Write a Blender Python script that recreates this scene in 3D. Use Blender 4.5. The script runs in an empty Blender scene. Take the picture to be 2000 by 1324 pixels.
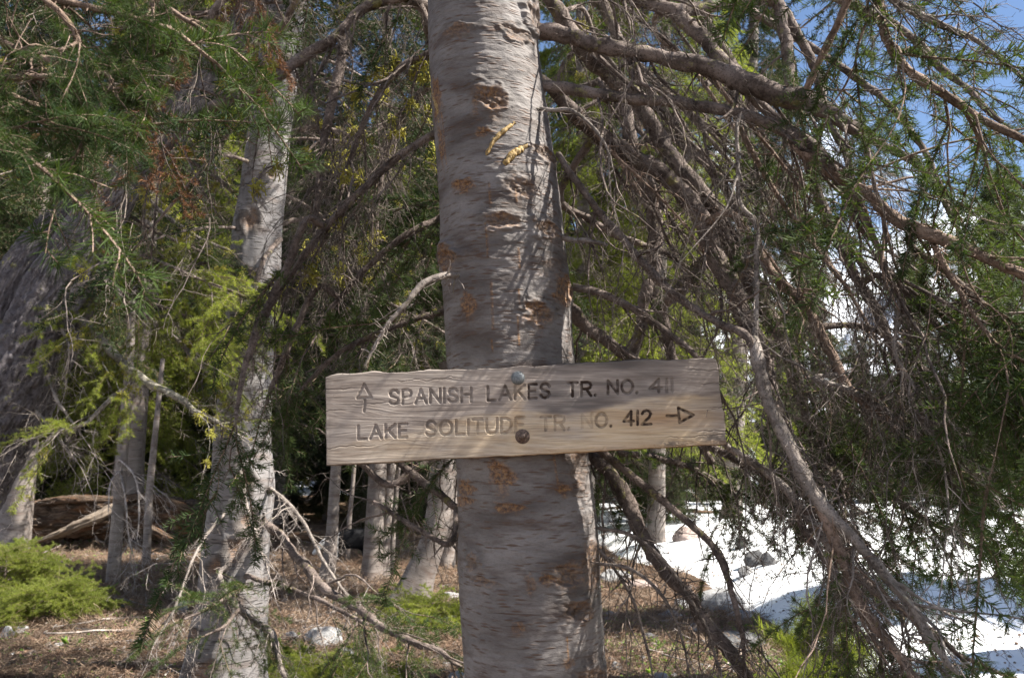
import bpy, math, random
import numpy as np
from math import radians, sin, cos, pi
# ------------------------------------------------------------------ camera, sky, sun, exposure
SC = bpy.context.scene
COL = SC.collection
PITCH = radians(8.0); FPX = 1555.6; EYE = np.array([0.0, 0.0, 1.6])
cam_data = bpy.data.cameras.new('camera'); cam = bpy.data.objects.new('camera', cam_data); COL.objects.link(cam)
cam.location = EYE; cam.rotation_euler = (pi/2 + PITCH, 0, 0)
cam_data.lens = 28; cam_data.sensor_width = 36; cam_data.clip_start = 0.02; cam_data.clip_end = 20000
cam_data.dof.use_dof = True; cam_data.dof.focus_distance = 1.86; cam_data.dof.aperture_fstop = 9.0
SC.camera = cam
SUN_AZ = radians(98); SUN_EL = radians(50)       # azimuth measured from +Y towards +X
SUNV = np.array([sin(SUN_AZ)*cos(SUN_EL), cos(SUN_AZ)*cos(SUN_EL), sin(SUN_EL)])
sd = bpy.data.lights.new('sun', 'SUN'); sun = bpy.data.objects.new('sun', sd); COL.objects.link(sun)
sd.energy = 5.0; sd.angle = radians(0.5); sd.color = (1.0, 0.95, 0.87)
from mathutils import Vector, Matrix
sun.rotation_euler = Vector(SUNV).to_track_quat('Z', 'Y').to_euler()
W = bpy.data.worlds.new('World'); SC.world = W; W.use_nodes = True
SC.view_settings.view_transform = 'Standard'; SC.view_settings.look = 'None'; SC.view_settings.gamma = 1
SC.view_settings.use_curve_mapping = False; SC.view_settings.exposure = 1.85
SC.render.engine = 'CYCLES'
SC.cycles.max_bounces = 7; SC.cycles.diffuse_bounces = 4; SC.cycles.glossy_bounces = 2
SC.cycles.transmission_bounces = 3; SC.cycles.transparent_max_bounces = 4
SC.cycles.use_denoising = True

class NT:
    """small helper for node trees"""
    def __init__(s, tree): s.t = tree; s.n = tree.nodes; s.l = tree.links
    def add(s, typ, **kw):
        nd = s.n.new(typ)
        ins = kw.pop('ins', {})
        for k, v in kw.items(): setattr(nd, k, v)
        for k, v in ins.items():
            sock = nd.inputs[k]
            if hasattr(v, 'bl_idname') and hasattr(v, 'is_output'): s.l.new(v, sock)
            else: sock.default_value = v
        return nd
    def math(s, op, a, b=0.5, c=None):
        nd = s.add('ShaderNodeMath', operation=op, ins={0: a, 1: b})
        if c is not None: 
            nd.inputs[2].default_value = c
        return nd.outputs[0]
    def ramp(s, fac, stops, interp='LINEAR'):
        nd = s.add('ShaderNodeValToRGB', ins={0: fac}); r = nd.color_ramp; r.interpolation = interp
        while len(r.elements) > 1: r.elements.remove(r.elements[-1])
        r.elements[0].position = stops[0][0]; r.elements[0].color = c4(stops[0][1])
        for p, c in stops[1:]:
            e = r.elements.new(p); e.color = c4(c)
        return nd.outputs[0]
    def noise(s, vec, scale, detail=4, rough=0.55, dim='3D'):
        nd = s.add('ShaderNodeTexNoise', noise_dimensions=dim, ins={'Scale': scale, 'Detail': detail, 'Roughness': rough})
        if vec is not None: s.l.new(vec, nd.inputs['Vector'])
        return nd.outputs['Fac']
    def mapping(s, vec, scale=(1, 1, 1), loc=(0, 0, 0)):
        return s.add('ShaderNodeMapping', ins={'Vector': vec, 'Scale': scale, 'Location': loc}).outputs[0]
    def mix(s, fac, a, b, mode='MIX'):
        nd = s.add('ShaderNodeMix', data_type='RGBA', blend_type=mode)
        for i, v in ((0, fac), (6, a), (7, b)):
            if hasattr(v, 'is_output'): s.l.new(v, nd.inputs[i])
            else: nd.inputs[i].default_value = c4(v) if i else v
        return nd.outputs[2]
def c4(c):
    if isinstance(c, (int, float)): c = (c, c, c)
    return (*c[:3], 1.0)

# sky: Nishita plus broken cumulus
wt = NT(W.node_tree); W.node_tree.nodes.clear()
sky = wt.add('ShaderNodeTexSky', sky_type='NISHITA', sun_disc=False)
sky.sun_elevation = SUN_EL; sky.sun_rotation = SUN_AZ; sky.altitude = 2200; sky.air_density = 1.0; sky.dust_density = 0.4; sky.ozone_density = 1.2
tc = wt.add('ShaderNodeTexCoord').outputs['Generated']
cm = wt.mapping(tc, (1, 1, 1.7), (0.35, 0.2, 0.05))
cn = wt.noise(cm, 2.6, 9, 0.52)
cn2 = wt.noise(cm, 9.0, 5, 0.6)
cz = wt.add('ShaderNodeSeparateXYZ', ins={0: tc}).outputs[2]
cfac = wt.ramp(wt.math('ADD', cn, wt.math('MULTIPLY', wt.math('SUBTRACT', 0.30, cz), 1.1)), [(0.50, 0.0), (0.59, 1.0)])
ccol = wt.ramp(cn2, [(0.25, (7.4, 7.7, 8.2)), (0.75, (9.5, 9.6, 9.8))])
ccol.node.color_ramp.elements[0].color = (0.78, 0.80, 0.84, 1); ccol.node.color_ramp.elements[1].color = (1, 1, 1, 1)
cl = wt.mix(1.0, ccol, (16, 16.2, 16.5), 'MULTIPLY')
bg = wt.add('ShaderNodeBackground', ins={'Strength': 0.056, 'Color': wt.mix(cfac, sky.outputs[0], cl)})
wo = wt.add('ShaderNodeOutputWorld', ins={'Surface': bg.outputs[0]})

# ------------------------------------------------------------------ helpers
def P(px, py, Y):
    """world point on the viewing ray of a photograph pixel (2000 px wide) at world distance Y"""
    x = (px - 1000) / FPX; y = -(py - 662) / FPX
    d = np.array([x, cos(PITCH) - y*sin(PITCH), sin(PITCH) + y*cos(PITCH)])
    return EYE + d * (Y / d[1])
def depth(p): 
    q = np.asarray(p) - EYE
    return q[1]*cos(PITCH) + q[2]*sin(PITCH)
def nrm(a): return a / np.maximum(np.linalg.norm(a, axis=-1, keepdims=True), 1e-9)

def _h(ix, iy, iz, seed):
    n = (ix.astype(np.int64)*374761393 + iy.astype(np.int64)*668265263 + iz.astype(np.int64)*1274126177 + seed*974711) & 0x7fffffff
    n = ((n ^ (n >> 13)) * 1274126177) & 0x7fffffff
    n = (n ^ (n >> 16)) & 0xffffff
    return n / float(0xffffff)
def vnoise(x, y, z=0.0, seed=0):
    x, y, z = np.broadcast_arrays(np.asarray(x, float), np.asarray(y, float), np.asarray(z, float))
    ix, iy, iz = np.floor(x), np.floor(y), np.floor(z); fx, fy, fz = x-ix, y-iy, z-iz
    fx, fy, fz = [t*t*(3-2*t) for t in (fx, fy, fz)]
    r = 0
    for a in (0, 1):
        for b in (0, 1):
            for c in (0, 1):
                r = r + _h(ix+a, iy+b, iz+c, seed)*(fx if a else 1-fx)*(fy if b else 1-fy)*(fz if c else 1-fz)
    return r*2-1
def fbm(x, y, z=0.0, seed=0, o=4, g=0.5):
    r = 0; a = 1
    for i in range(o):
        r = r + a*vnoise(x*2**i, y*2**i, np.asarray(z)*2**i, seed+i*17); a *= g
    return r
def sstep(a, b, x):
    t = np.clip((x-a)/(b-a), 0, 1); return t*t*(3-2*t)

ORG = {}
def mesh_data(name, V, F, mat=None, smooth=True, attrs=None, uv=None):
    me = bpy.data.meshes.new(name)
    V = np.ascontiguousarray(V, dtype=np.float32).reshape(-1, 3)
    if isinstance(F, tuple): polys = [f for f in F if len(f)]
    else: polys = [F] if F is not None and len(F) else []
    me.vertices.add(len(V)); me.vertices.foreach_set('co', V.ravel())
    if polys:
        tot = np.concatenate([np.full(len(f), f.shape[1], dtype=np.int32) for f in polys])
        idx = np.concatenate([np.asarray(f).ravel() for f in polys]).astype(np.int32)
        st = np.concatenate([[0], np.cumsum(tot)[:-1]]).astype(np.int32)
        me.loops.add(len(idx)); me.loops.foreach_set('vertex_index', idx)
        me.polygons.add(len(tot)); me.polygons.foreach_set('loop_start', st); me.polygons.foreach_set('loop_total', tot)
        me.polygons.foreach_set('use_smooth', np.full(len(tot), smooth, dtype=bool))
        if uv is not None:
            u = me.uv_layers.new(name='UVMap'); u.data.foreach_set('uv', np.asarray(uv, dtype=np.float32)[idx].ravel())
    for k, v in (attrs or {}).items():
        v = np.asarray(v)
        if v.ndim == 2: a = me.attributes.new(k, 'FLOAT_VECTOR', 'POINT'); a.data.foreach_set('vector', v.astype(np.float32).ravel())
        elif v.dtype.kind == 'i': a = me.attributes.new(k, 'INT', 'POINT'); a.data.foreach_set('value', v.astype(np.int32))
        else: a = me.attributes.new(k, 'FLOAT', 'POINT'); a.data.foreach_set('value', v.astype(np.float32))
    me.update(calc_edges=True)
    if mat: me.materials.append(mat)
    return me
def mk(name, V, F, mat, parent=None, origin=None, smooth=True, attrs=None, uv=None, kind=None, label=None, cat=None, group=None):
    """one mesh object; V in world coordinates; origin = its pivot"""
    if origin is None: origin = ORG[parent.name] if parent else np.zeros(3)
    origin = np.asarray(origin, float)
    me = mesh_data(name, np.asarray(V, float) - origin, F, mat, smooth, attrs, uv)
    o = bpy.data.objects.new(name, me); COL.objects.link(o)
    if parent: o.parent = parent; o.location = origin - ORG[parent.name]
    else: o.location = origin
    ORG[o.name] = origin; tag(o, label, cat, group, kind)
    return o
def tag(o, label=None, cat=None, group=None, kind=None):
    if label: o['label'] = label
    if cat: o['category'] = cat
    if group: o['group'] = group
    if kind: o['kind'] = kind
    return o
def thing(name, loc, label, cat, group=None):
    o = bpy.data.objects.new(name, None); COL.objects.link(o); o.location = loc; o.empty_display_size = 0.1
    ORG[o.name] = np.asarray(loc, float); return tag(o, label, cat, group)
def copy_tree(o, parent=None):
    c = o.copy(); COL.objects.link(c); c.parent = parent
    for ch in o.children: copy_tree(ch, c)
    return c
def crom(pts, n):
    """Catmull-Rom resample; rows may hold extra columns (radius)"""
    p = np.asarray(pts, float); q = np.vstack([2*p[0]-p[1], p, 2*p[-1]-p[-2]])
    seg = np.linalg.norm(np.diff(p[:, :3], axis=0), axis=1); cu = np.concatenate([[0], np.cumsum(seg)]); cu /= cu[-1]
    out = []
    for s in np.linspace(0, 1, n):
        i = min(np.searchsorted(cu, s, side='right')-1, len(p)-2); t = (s-cu[i])/max(cu[i+1]-cu[i], 1e-9)
        a, b, c, d = q[i], q[i+1], q[i+2], q[i+3]
        out.append(0.5*((2*b)+(-a+c)*t+(2*a-5*b+4*c-d)*t*t+(-a+3*b-3*c+d)*t**3))
    return np.array(out)
def tubes(C, R, sides=5, cap=True):
    """batch of tubes: C (B,n,3), R (B,n) -> verts, quads"""
    C = np.asarray(C, float); R = np.asarray(R, float)
    if C.ndim == 2: C = C[None]; R = R[None]
    B, n = C.shape[:2]
    T = nrm(np.gradient(C, axis=1)); mean = nrm(T.mean(axis=1))
    ref = np.where(np.abs(mean[:, 2:3]) < 0.8, np.array([[0, 0, 1.]]), np.array([[1., 0.2, 0]]))[:, None, :]
    S = nrm(np.cross(T, np.broadcast_to(ref, T.shape))); U = np.cross(S, T)
    a = np.linspace(0, 2*pi, sides, endpoint=False)
    V = C[:, :, None, :] + R[:, :, None, None]*(S[:, :, None, :]*np.cos(a)[None, None, :, None] + U[:, :, None, :]*np.sin(a)[None, None, :, None])
    idx = np.arange(B*n*sides).reshape(B, n, sides)
    q = np.stack([idx[:, :-1], np.roll(idx, -1, 2)[:, :-1], np.roll(idx, -1, 2)[:, 1:], idx[:, 1:]], -1).reshape(-1, 4)
    return V.reshape(-1, 3), q
def join(parts):
    V = []; F = []; o = 0
    for v, f in parts:
        V.append(v); F.append(f + o); o += len(v)
    return np.vstack(V), np.vstack(F)

# ------------------------------------------------------------------ materials
def new_mat(name):
    m = bpy.data.materials.new(name); m.use_nodes = True; m.node_tree.nodes.clear(); return m, NT(m.node_tree)
def finish(t, color, rough=0.85, bump=None, bstr=0.5, bdist=0.005, spec=0.25, metallic=0.0):
    b = t.add('ShaderNodeBsdfPrincipled', ins={'Roughness': rough, 'Specular IOR Level': spec, 'Metallic': metallic})
    if hasattr(color, 'is_output'): t.l.new(color, b.inputs['Base Color'])
    else: b.inputs['Base Color'].default_value = c4(color)
    if bump is not None:
        bn = t.add('ShaderNodeBump', ins={'Strength': bstr, 'Distance': bdist, 'Height': bump}); t.l.new(bn.outputs[0], b.inputs['Normal'])
    t.add('ShaderNodeOutputMaterial', ins={'Surface': b.outputs[0]})
def attr(t, name): return t.add('ShaderNodeAttribute', attribute_name=name).outputs['Fac']

def bark_smooth(name, c_lo, c_hi, lent=(0.05, 0.035, 0.03), us=1.0, wound=False, lentamt=1.0, lineamt=1.0):
    """smooth grey pine bark with horizontal lenticels; uv in metres (around, up)"""
    m, t = new_mat(name)
    uv = t.add('ShaderNodeUVMap').outputs[0]
    warp = t.add('ShaderNodeTexNoise', ins={'Vector': uv, 'Scale': 14.0*us, 'Detail': 5.0}).outputs['Color']
    uvw = t.add('ShaderNodeVectorMath', operation='MULTIPLY_ADD', ins={0: warp, 1: (0.03, 0.007, 0), 2: uv}).outputs[0]
    big = t.noise(t.mapping(uvw, (4*us, 9*us, 1)), 1.0, 5, 0.6)
    col = t.ramp(big, [(0.3, c_lo), (0.5, tuple((a+b)/2 for a, b in zip(c_lo, c_hi))), (0.72, c_hi)])
    brn = t.noise(t.mapping(uvw, (7*us, 26*us, 1), (3, 7, 0)), 1.0, 4, 0.6)
    col = t.mix(t.ramp(brn, [(0.50, 0.0), (0.68, 0.7)]), col, (c_lo[0]*0.85, c_lo[1]*0.62, c_lo[2]*0.5))
    fine = t.noise(t.mapping(uvw, (120*us, 240*us, 1)), 1.0, 4, 0.7)
    col = t.mix(t.ramp(fine, [(0.36, 0.22), (0.50, 0.0)]), col, tuple(x*0.55 for x in c_lo))
    # short dark dashes
    vor = t.add('ShaderNodeTexVoronoi', feature='F1', ins={'Vector': t.mapping(uvw, (28*us, 160*us, 1)), 'Scale': 1.0, 'Randomness': 1.0}).outputs['Distance']
    msk = t.noise(t.mapping(uvw, (11*us, 45*us, 1), (9, 1, 0)), 1.0, 3, 0.5)
    dash = t.math('MULTIPLY', t.ramp(vor, [(0.20, 1.0), (0.42, 0.0)]), t.ramp(msk, [(0.40, 0.0), (0.54, 1.0)]))
    col = t.mix(t.math('MULTIPLY', dash, 0.8*lentamt), col, lent)
    ln = t.noise(t.mapping(uvw, (5*us, 120*us, 1), (2, 4, 0)), 1.0, 2, 0.5)
    line = t.math('MULTIPLY', t.ramp(ln, [(0.27, 1.0), (0.33, 0.0)]), 0.6*lentamt*lineamt)
    col = t.mix(line, col, lent)
    if wound:
        w = attr(t, 'wound'); og = t.noise(uv, 120.0, 4, 0.7)
        wc = t.ramp(og, [(0.34, (0.022, 0.013, 0.009)), (0.47, (0.13, 0.055, 0.02)), (0.62, (0.34, 0.17, 0.045)), (0.75, (0.30, 0.24, 0.17))])
        wm = t.math('MULTIPLY', w, t.ramp(t.noise(uv, 55.0, 4, 0.7), [(0.3, 0.45), (0.6, 1.0)]))
        col = t.mix(wm, col, wc)
        dk = attr(t, 'dark'); col = t.mix(dk, col, (0.055, 0.045, 0.038))
    h = t.math('ADD', t.math('MULTIPLY', dash, 0.8), t.math('MULTIPLY', fine, 0.9))
    h = t.math('SUBTRACT', h, t.math('MULTIPLY', line, 1.5*lineamt))
    h = t.math('ADD', h, t.math('MULTIPLY', big, 1.2))
    finish(t, col, 0.72, h, 0.75, 0.0028/us, 0.3)
    return m
def bark_rough(name, c_lo, c_hi, sc=1.0, lichen=0.0, bd=0.006):
    m, t = new_mat(name)
    ob = t.add('ShaderNodeTexCoord').outputs['Object']; uv = t.add('ShaderNodeUVMap').outputs[0]
    n1 = t.noise(t.mapping(uv, (40*sc, 22*sc, 1)), 1.0, 7, 0.7)
    n2 = t.noise(ob, 5.0*sc, 3, 0.5)
    vor = t.add('ShaderNodeTexVoronoi', feature='DISTANCE_TO_EDGE', ins={'Vector': t.mapping(ob, (38*sc, 38*sc, 13*sc)), 'Scale': 1.0}).outputs['Distance']
    col = t.ramp(n1, [(0.3, c_lo), (0.7, c_hi)])
    n4 = t.noise(t.mapping(uv, (110*sc, 55*sc, 1)), 1.0, 5, 0.7); col = t.mix(t.ramp(n4, [(0.36, 0.8), (0.5, 0.0)]), col, tuple(x*0.35 for x in c_lo))
    col = t.mix(t.ramp(n2, [(0.4, 0.0), (0.7, 0.5)]), col, tuple(x*1.3 for x in c_hi))
    if lichen:
        col = t.mix(t.math('MULTIPLY', t.ramp(t.noise(ob, 14.0, 4, 0.7), [(0.60, 0.0), (0.68, 1.0)]), lichen), col, (0.36, 0.36, 0.07))
    finish(t, col, 0.9, t.math('ADD', n1, n4), 0.9, bd, 0.15)
    return m
def bark_twig(name, c_lo, c_hi, lichen=0.0, sc=1.0):
    m, t = new_mat(name)
    ob = t.add('ShaderNodeTexCoord').outputs['Object']
    n1 = t.noise(ob, 70.0*sc, 5, 0.7); n2 = t.noise(ob, 9.0*sc, 3, 0.5)
    col = t.ramp(n1, [(0.35, c_lo), (0.65, c_hi)])
    col = t.mix(t.ramp(n2, [(0.42, 0.0), (0.62, 0.7)]), col, tuple(min(1, x*1.5+0.02) for x in c_hi))
    sp = t.noise(ob, 190.0*sc, 4, 0.75)
    col = t.mix(t.ramp(sp, [(0.36, 0.75), (0.46, 0.0)]), col, tuple(x*0.3 for x in c_lo))
    n3 = t.noise(ob, 24.0*sc, 4, 0.6); col = t.mix(t.ramp(n3, [(0.5, 0.0), (0.64, 0.6)]), col, tuple(x*0.55 for x in c_lo))
    if lichen:
        col = t.mix(t.math('MULTIPLY', t.ramp(t.noise(ob, 22.0, 4, 0.7), [(0.60, 0.0), (0.66, 1.0)]), lichen), col, (0.38, 0.38, 0.08))
    finish(t, col, 0.85, t.math('ADD', n1, sp), 1.0, 0.004, 0.15)
    return m
def needle_mat(name, c_a, c_b, trans=0.35, rough=0.7):
    m, t = new_mat(name)
    oi = t.add('ShaderNodeObjectInfo').outputs['Random']
    ge = t.add('ShaderNodeNewGeometry').outputs['Random Per Island']
    f = t.math('ADD', t.math('MULTIPLY', oi, 0.6), t.math('MULTIPLY', ge, 0.4))
    col = t.ramp(f, [(0.1, c_a), (0.9, c_b)])
    b = t.add('ShaderNodeBsdfPrincipled', ins={'Roughness': rough, 'Specular IOR Level': 0.2, 'Base Color': col})
    tr = t.add('ShaderNodeBsdfTranslucent', ins={'Color': t.mix(1.0, col, (1.5, 1.5, 0.6), 'MULTIPLY')})
    mx = t.add('ShaderNodeMixShader', ins={0: trans, 1: b.outputs[0], 2: tr.outputs[0]})
    t.add('ShaderNodeOutputMaterial', ins={'Surface': mx.outputs[0]})
    return m
M = {}
M['trunk'] = bark_smooth('grey_pine_bark', (0.072, 0.060, 0.054), (0.238, 0.218, 0.207), (0.10, 0.058, 0.038), 1.0, True)
M['trunk2'] = bark_smooth('pale_pine_bark', (0.115, 0.107, 0.104), (0.225, 0.21, 0.205), (0.045, 0.038, 0.034), 0.5, True, 1.15, 0.0)
M['trunk_bg'] = bark_smooth('grey_brown_bark', (0.11, 0.092, 0.082), (0.26, 0.225, 0.20), (0.07, 0.05, 0.04), 0.5)
M['lean'] = bark_rough('furrowed_dark_bark', (0.04, 0.034, 0.036), (0.16, 0.145, 0.15), 1.0, 0.35, 0.012)
M['branch'] = bark_twig('branch_bark', (0.06, 0.045, 0.038), (0.165, 0.13, 0.112), 0.25)
M['branch_tan'] = bark_twig('tan_branch_bark', (0.11, 0.075, 0.055), (0.25, 0.18, 0.14), 0.1)
M['branch_grey'] = bark_twig('weathered_branch', (0.11, 0.092, 0.08), (0.25, 0.215, 0.19), 0.1)
M['branch_lichen'] = bark_twig('lichened_branch', (0.10, 0.09, 0.07), (0.24, 0.22, 0.18), 0.9)
M['deadtwig'] = bark_twig('dead_twig', (0.06, 0.046, 0.038), (0.17, 0.14, 0.12))
M['paletwig'] = bark_twig('pale_dead_twig', (0.18, 0.15, 0.13), (0.38, 0.33, 0.295))
M['duff_a'] = needle_mat('old_brown_needles', (0.12, 0.07, 0.045), (0.27, 0.185, 0.13), 0.05, 0.9)
M['duff_b'] = needle_mat('straw_needles', (0.17, 0.12, 0.08), (0.29, 0.22, 0.165), 0.05, 0.9)
M['twig'] = bark_twig('green_twig_bark', (0.08, 0.055, 0.035), (0.18, 0.13, 0.09))
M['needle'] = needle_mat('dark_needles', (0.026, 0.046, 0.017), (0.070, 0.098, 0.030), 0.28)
M['needle_far'] = needle_mat('shaded_forest_needles', (0.013, 0.024, 0.010), (0.042, 0.058, 0.019), 0.22)  # deep forest shade put into a darker needle colour
M['needle_br'] = needle_mat('sunlit_fresh_needles', (0.11, 0.14, 0.028), (0.22, 0.25, 0.06), 0.5)  # sunlight partly put into the colour, on top of fresh green
M['needle_near'] = needle_mat('long_soft_needles', (0.018, 0.038, 0.014), (0.055, 0.085, 0.022), 0.3)
M['needle_dead'] = needle_mat('rusty_needles', (0.085, 0.036, 0.02), (0.17, 0.078, 0.035), 0.15)
M['lichen'] = needle_mat('wolf_lichen', (0.26, 0.25, 0.05), (0.42, 0.38, 0.09), 0.25, 0.9)
M['leaf'] = needle_mat('lily_leaf', (0.11, 0.20, 0.04), (0.20, 0.30, 0.07), 0.45, 0.45)

# ------------------------------------------------------------------ templates for instanced sprays (never linked to the scene)
TPL = bpy.data.collections.new('spray_templates')
TI = {}
def needles_on(rng, C, ln, wid, per, spread=1.0, tips=True):
    """thin two-triangle needles along polylines C (B,n,3)"""
    B, n = C.shape[:2]
    s = rng.random((B, per)); s = np.sort(s, axis=1)
    i = np.minimum((s*(n-1)).astype(int), n-2); f = s*(n-1)-i
    b = np.arange(B)[:, None]
    p = C[b, i]*(1-f[..., None]) + C[b, i+1]*f[..., None]; T = nrm(C[b, i+1]-C[b, i])
    r = rng.normal(size=p.shape); r[..., 2] += 0.35; L = nrm(r - (r*T).sum(-1, keepdims=True)*T)
    d = nrm(L*spread + T*(0.22 + 0.5*rng.random(p.shape[:2]+(1,))))
    l = ln*(0.7+0.5*rng.random(p.shape[:2]+(1,)))
    w = nrm(np.cross(d, rng.normal(size=p.shape)))*wid
    q = p + d*l*0.55 + T*l*0.05; e = p + d*l + T*l*0.10
    V = np.stack([p - w*0.5, p + w*0.5, q + w*0.5, e, q - w*0.5], 2).reshape(-1, 3)
    k = np.arange(len(V)//5)[:, None]*5
    return V, (k + np.array([[0, 1, 2, 3]])), (k + np.array([[0, 3, 4]]))
def tri_quads(V, Q, T3): return V, Q, T3
def add_tpl(key, parts, mats):
    """parts: list of (V, quads, tris, mat index)"""
    V = []; Q = []; T3 = []; mi = []; o = 0; mq = []; mt = []
    for v, q, t3, m in parts:
        V.append(v)
        if q is not None and len(q): Q.append(q+o); mq.append(np.full(len(q), m))
        if t3 is not None and len(t3): T3.append(t3+o); mt.append(np.full(len(t3), m))
        o += len(v)
    Q = np.vstack(Q) if Q else np.zeros((0, 4), int); T3 = np.vstack(T3) if T3 else np.zeros((0, 3), int)
    me = mesh_data('spray', np.vstack(V), (Q, T3), None, False)
    for m in mats: me.materials.append(m)
    me.polygons.foreach_set('material_index', np.concatenate([x for x in (mq+mt)]).astype(np.int32)); me.update()
    i = len(TPL.objects); o = bpy.data.objects.new('t%03d' % i, me); TPL.objects.link(o); TI.setdefault(key, []).append(i)
    return me
def grow(rng, p0, d0, length, n, droop=0.0, wig=0.12):
    """batch of wandering polylines; p0,d0 (B,3), length (B,)"""
    B = len(p0); d = nrm(d0); p = p0.copy(); out = [p.copy()]; st = (np.broadcast_to(length, (B,))/(n-1))[:, None]
    dr = np.broadcast_to(droop, (B,))[:, None]
    for k in range(n-1):
        d = nrm(d + rng.normal(size=(B, 3))*wig + np.array([0, 0, -1.])*dr)
        p = p + d*st; out.append(p.copy())
    return np.stack(out, 1)
def side_twigs(rng, A, k, ln, droop, flat=0.35, n=5, s0=0.08, wig=0.1, fwd=0.72):
    m = len(A)-1; s = np.linspace(s0, 0.97, k) + rng.normal(size=k)*0.01; s = np.clip(s, 0, 0.99)
    i = np.minimum((s*m).astype(int), m-1); f = (s*m-i)[:, None]; p = A[i]*(1-f)+A[i+1]*f; T = nrm(A[i+1]-A[i])
    side = np.where(np.arange(k) % 2, 1., -1.)[:, None]
    L = nrm(np.cross(T, np.array([0, 0, 1.])))*side
    d = nrm(T*fwd + L + rng.normal(size=(k, 3))*flat)
    return grow(rng, p, d, ln*(1.05-0.75*s)*(0.7+0.6*rng.random(k)), n, droop, wig)
def make_green(key, seed, nl, nw, mat, length=0.34, k=12, sub=0.17, dens=190, droop=0.05, twig=M['twig']):
    rng = np.random.default_rng(seed)
    A = grow(rng, np.zeros((1, 3)), np.array([[1, 0, 0.05]]), np.array([length]), 9, droop, 0.06)
    S = side_twigs(rng, A[0], k, sub, droop*1.3)
    parts = []
    v, q = tubes(A, np.linspace(0.0032, 0.0012, 9)[None], 4); parts.append((v, q, None, 1))
    v, q = tubes(S, np.tile(np.linspace(0.0016, 0.0008, 5), (k, 1)), 3); parts.append((v, q, None, 1))
    v, q, t3 = needles_on(rng, A, nl, nw, int(dens*length*1.3)); parts.append((v, q, t3, 0))
    v, q, t3 = needles_on(rng, S, nl, nw, int(dens*sub*0.75)); parts.append((v, q, t3, 0))
    return add_tpl(key, parts, [mat, twig])
def recolor(src_key, key, mats):
    for i in TI[src_key]:
        me = TPL.objects['t%03d' % i].data.copy()
        for j, m in enumerate(mats): me.materials[j] = m
        n = len(TPL.objects); TPL.objects.link(bpy.data.objects.new('t%03d' % n, me)); TI.setdefault(key, []).append(n)
for s in (1, 2, 3): make_green('green', s, 0.023, 0.0018, M['needle'], k=8, sub=.15, dens=640)
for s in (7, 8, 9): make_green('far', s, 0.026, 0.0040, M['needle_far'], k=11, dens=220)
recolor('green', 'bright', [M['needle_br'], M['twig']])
recolor('far', 'far_bright', [M['needle_br'], M['twig']])  # lighter copy of the far sprays, sunlight in its colour
recolor('far', 'far_dead', [M['needle_dead'], M['deadtwig']])
recolor('green', 'dead_needles', [M['needle_dead'], M['deadtwig']])
for s in (11, 12): make_green('near', s, 0.034, 0.0013, M['needle_near'], length=0.26, k=8, sub=0.12, dens=560, twig=M['branch_tan'])
for s in (15, 16): make_green('pine', s, 0.050, 0.0016, M['needle_br'], length=0.14, k=3, sub=0.07, dens=620, droop=-0.05)
def make_dead(key, seed, mat, k=9, ln=0.2, length=0.42, droop=0.02, wig=0.2, r=1.0):
    rng = np.random.default_rng(seed)
    A = grow(rng, np.zeros((1, 3)), np.array([[1, 0, 0]]), np.array([length]), 12, droop, wig*0.7)
    S = side_twigs(rng, A[0], k, ln, droop, 0.45, 6, 0.1, wig, 1.1)
    parts = []
    v, q = tubes(A, np.linspace(0.0030, 0.0009, 12)[None]*r, 4); parts.append((v, q, None, 0))
    v, q = tubes(S, np.tile(np.linspace(0.0015, 0.0006, 6), (k, 1))*r, 3); parts.append((v, q, None, 0))
    for j in range(k):
        SS = side_twigs(rng, S[j], 5, ln*0.35, droop, 0.5, 4, 0.15, wig)
        v, q = tubes(SS, np.tile(np.linspace(0.0009, 0.0005, 4), (5, 1))*r, 3); parts.append((v, q, None, 0))
    return add_tpl(key, parts, [mat])
for s in (21, 22, 23): make_dead('dead', s, M['deadtwig'])
for s in (24, 25): make_dead('hang', s, M['deadtwig'], k=5, ln=0.22, length=0.5, droop=0.08, wig=0.18)
recolor('dead', 'dead_pale', [M['paletwig']]); recolor('hang', 'hang_pale', [M['paletwig']])
def make_lichen(seed):
    rng = np.random.default_rng(seed)
    p = rng.normal(size=(26, 3))*0.010; d = rng.normal(size=(26, 3)); d[:, 2] -= 0.6
    C = grow(rng, p, d, np.full(26, 0.028), 5, 0.15, 0.5)
    v, q = tubes(C, np.tile(np.linspace(0.0022, 0.0012, 5), (26, 1)), 3)
    v2, q2 = tubes(grow(rng, C[:, 2], rng.normal(size=(26, 3)), np.full(26, 0.018), 4, 0.1, 0.5), np.tile(np.linspace(0.0016, 0.001, 4), (26, 1)), 3)
    V, F = join([(v, q), (v2, q2)]); add_tpl('lichen', [(V, F, None, 0)], [M['lichen']])
make_lichen(31); make_lichen(32)

GN = bpy.data.node_groups.new('scatter', 'GeometryNodeTree')
GN.interface.new_socket('Geometry', in_out='INPUT', socket_type='NodeSocketGeometry'); GN.interface.new_socket('Geometry', in_out='OUTPUT', socket_type='NodeSocketGeometry')
g = NT(GN); gi = g.add('NodeGroupInput'); go = g.add('NodeGroupOutput')
ci = g.add('GeometryNodeCollectionInfo', ins={'Collection': TPL, 'Separate Children': True, 'Reset Children': True})
def named(nm, ty): return g.add('GeometryNodeInputNamedAttribute', data_type=ty, ins={'Name': nm}).outputs['Attribute']
iop = g.add('GeometryNodeInstanceOnPoints', ins={'Points': gi.outputs[0], 'Instance': ci.outputs[0], 'Pick Instance': True, 'Instance Index': named('idx', 'INT'),
    'Rotation': g.add('FunctionNodeEulerToRotation', ins={0: named('rot', 'FLOAT_VECTOR')}).outputs[0], 'Scale': named('scl', 'FLOAT')})
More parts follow.
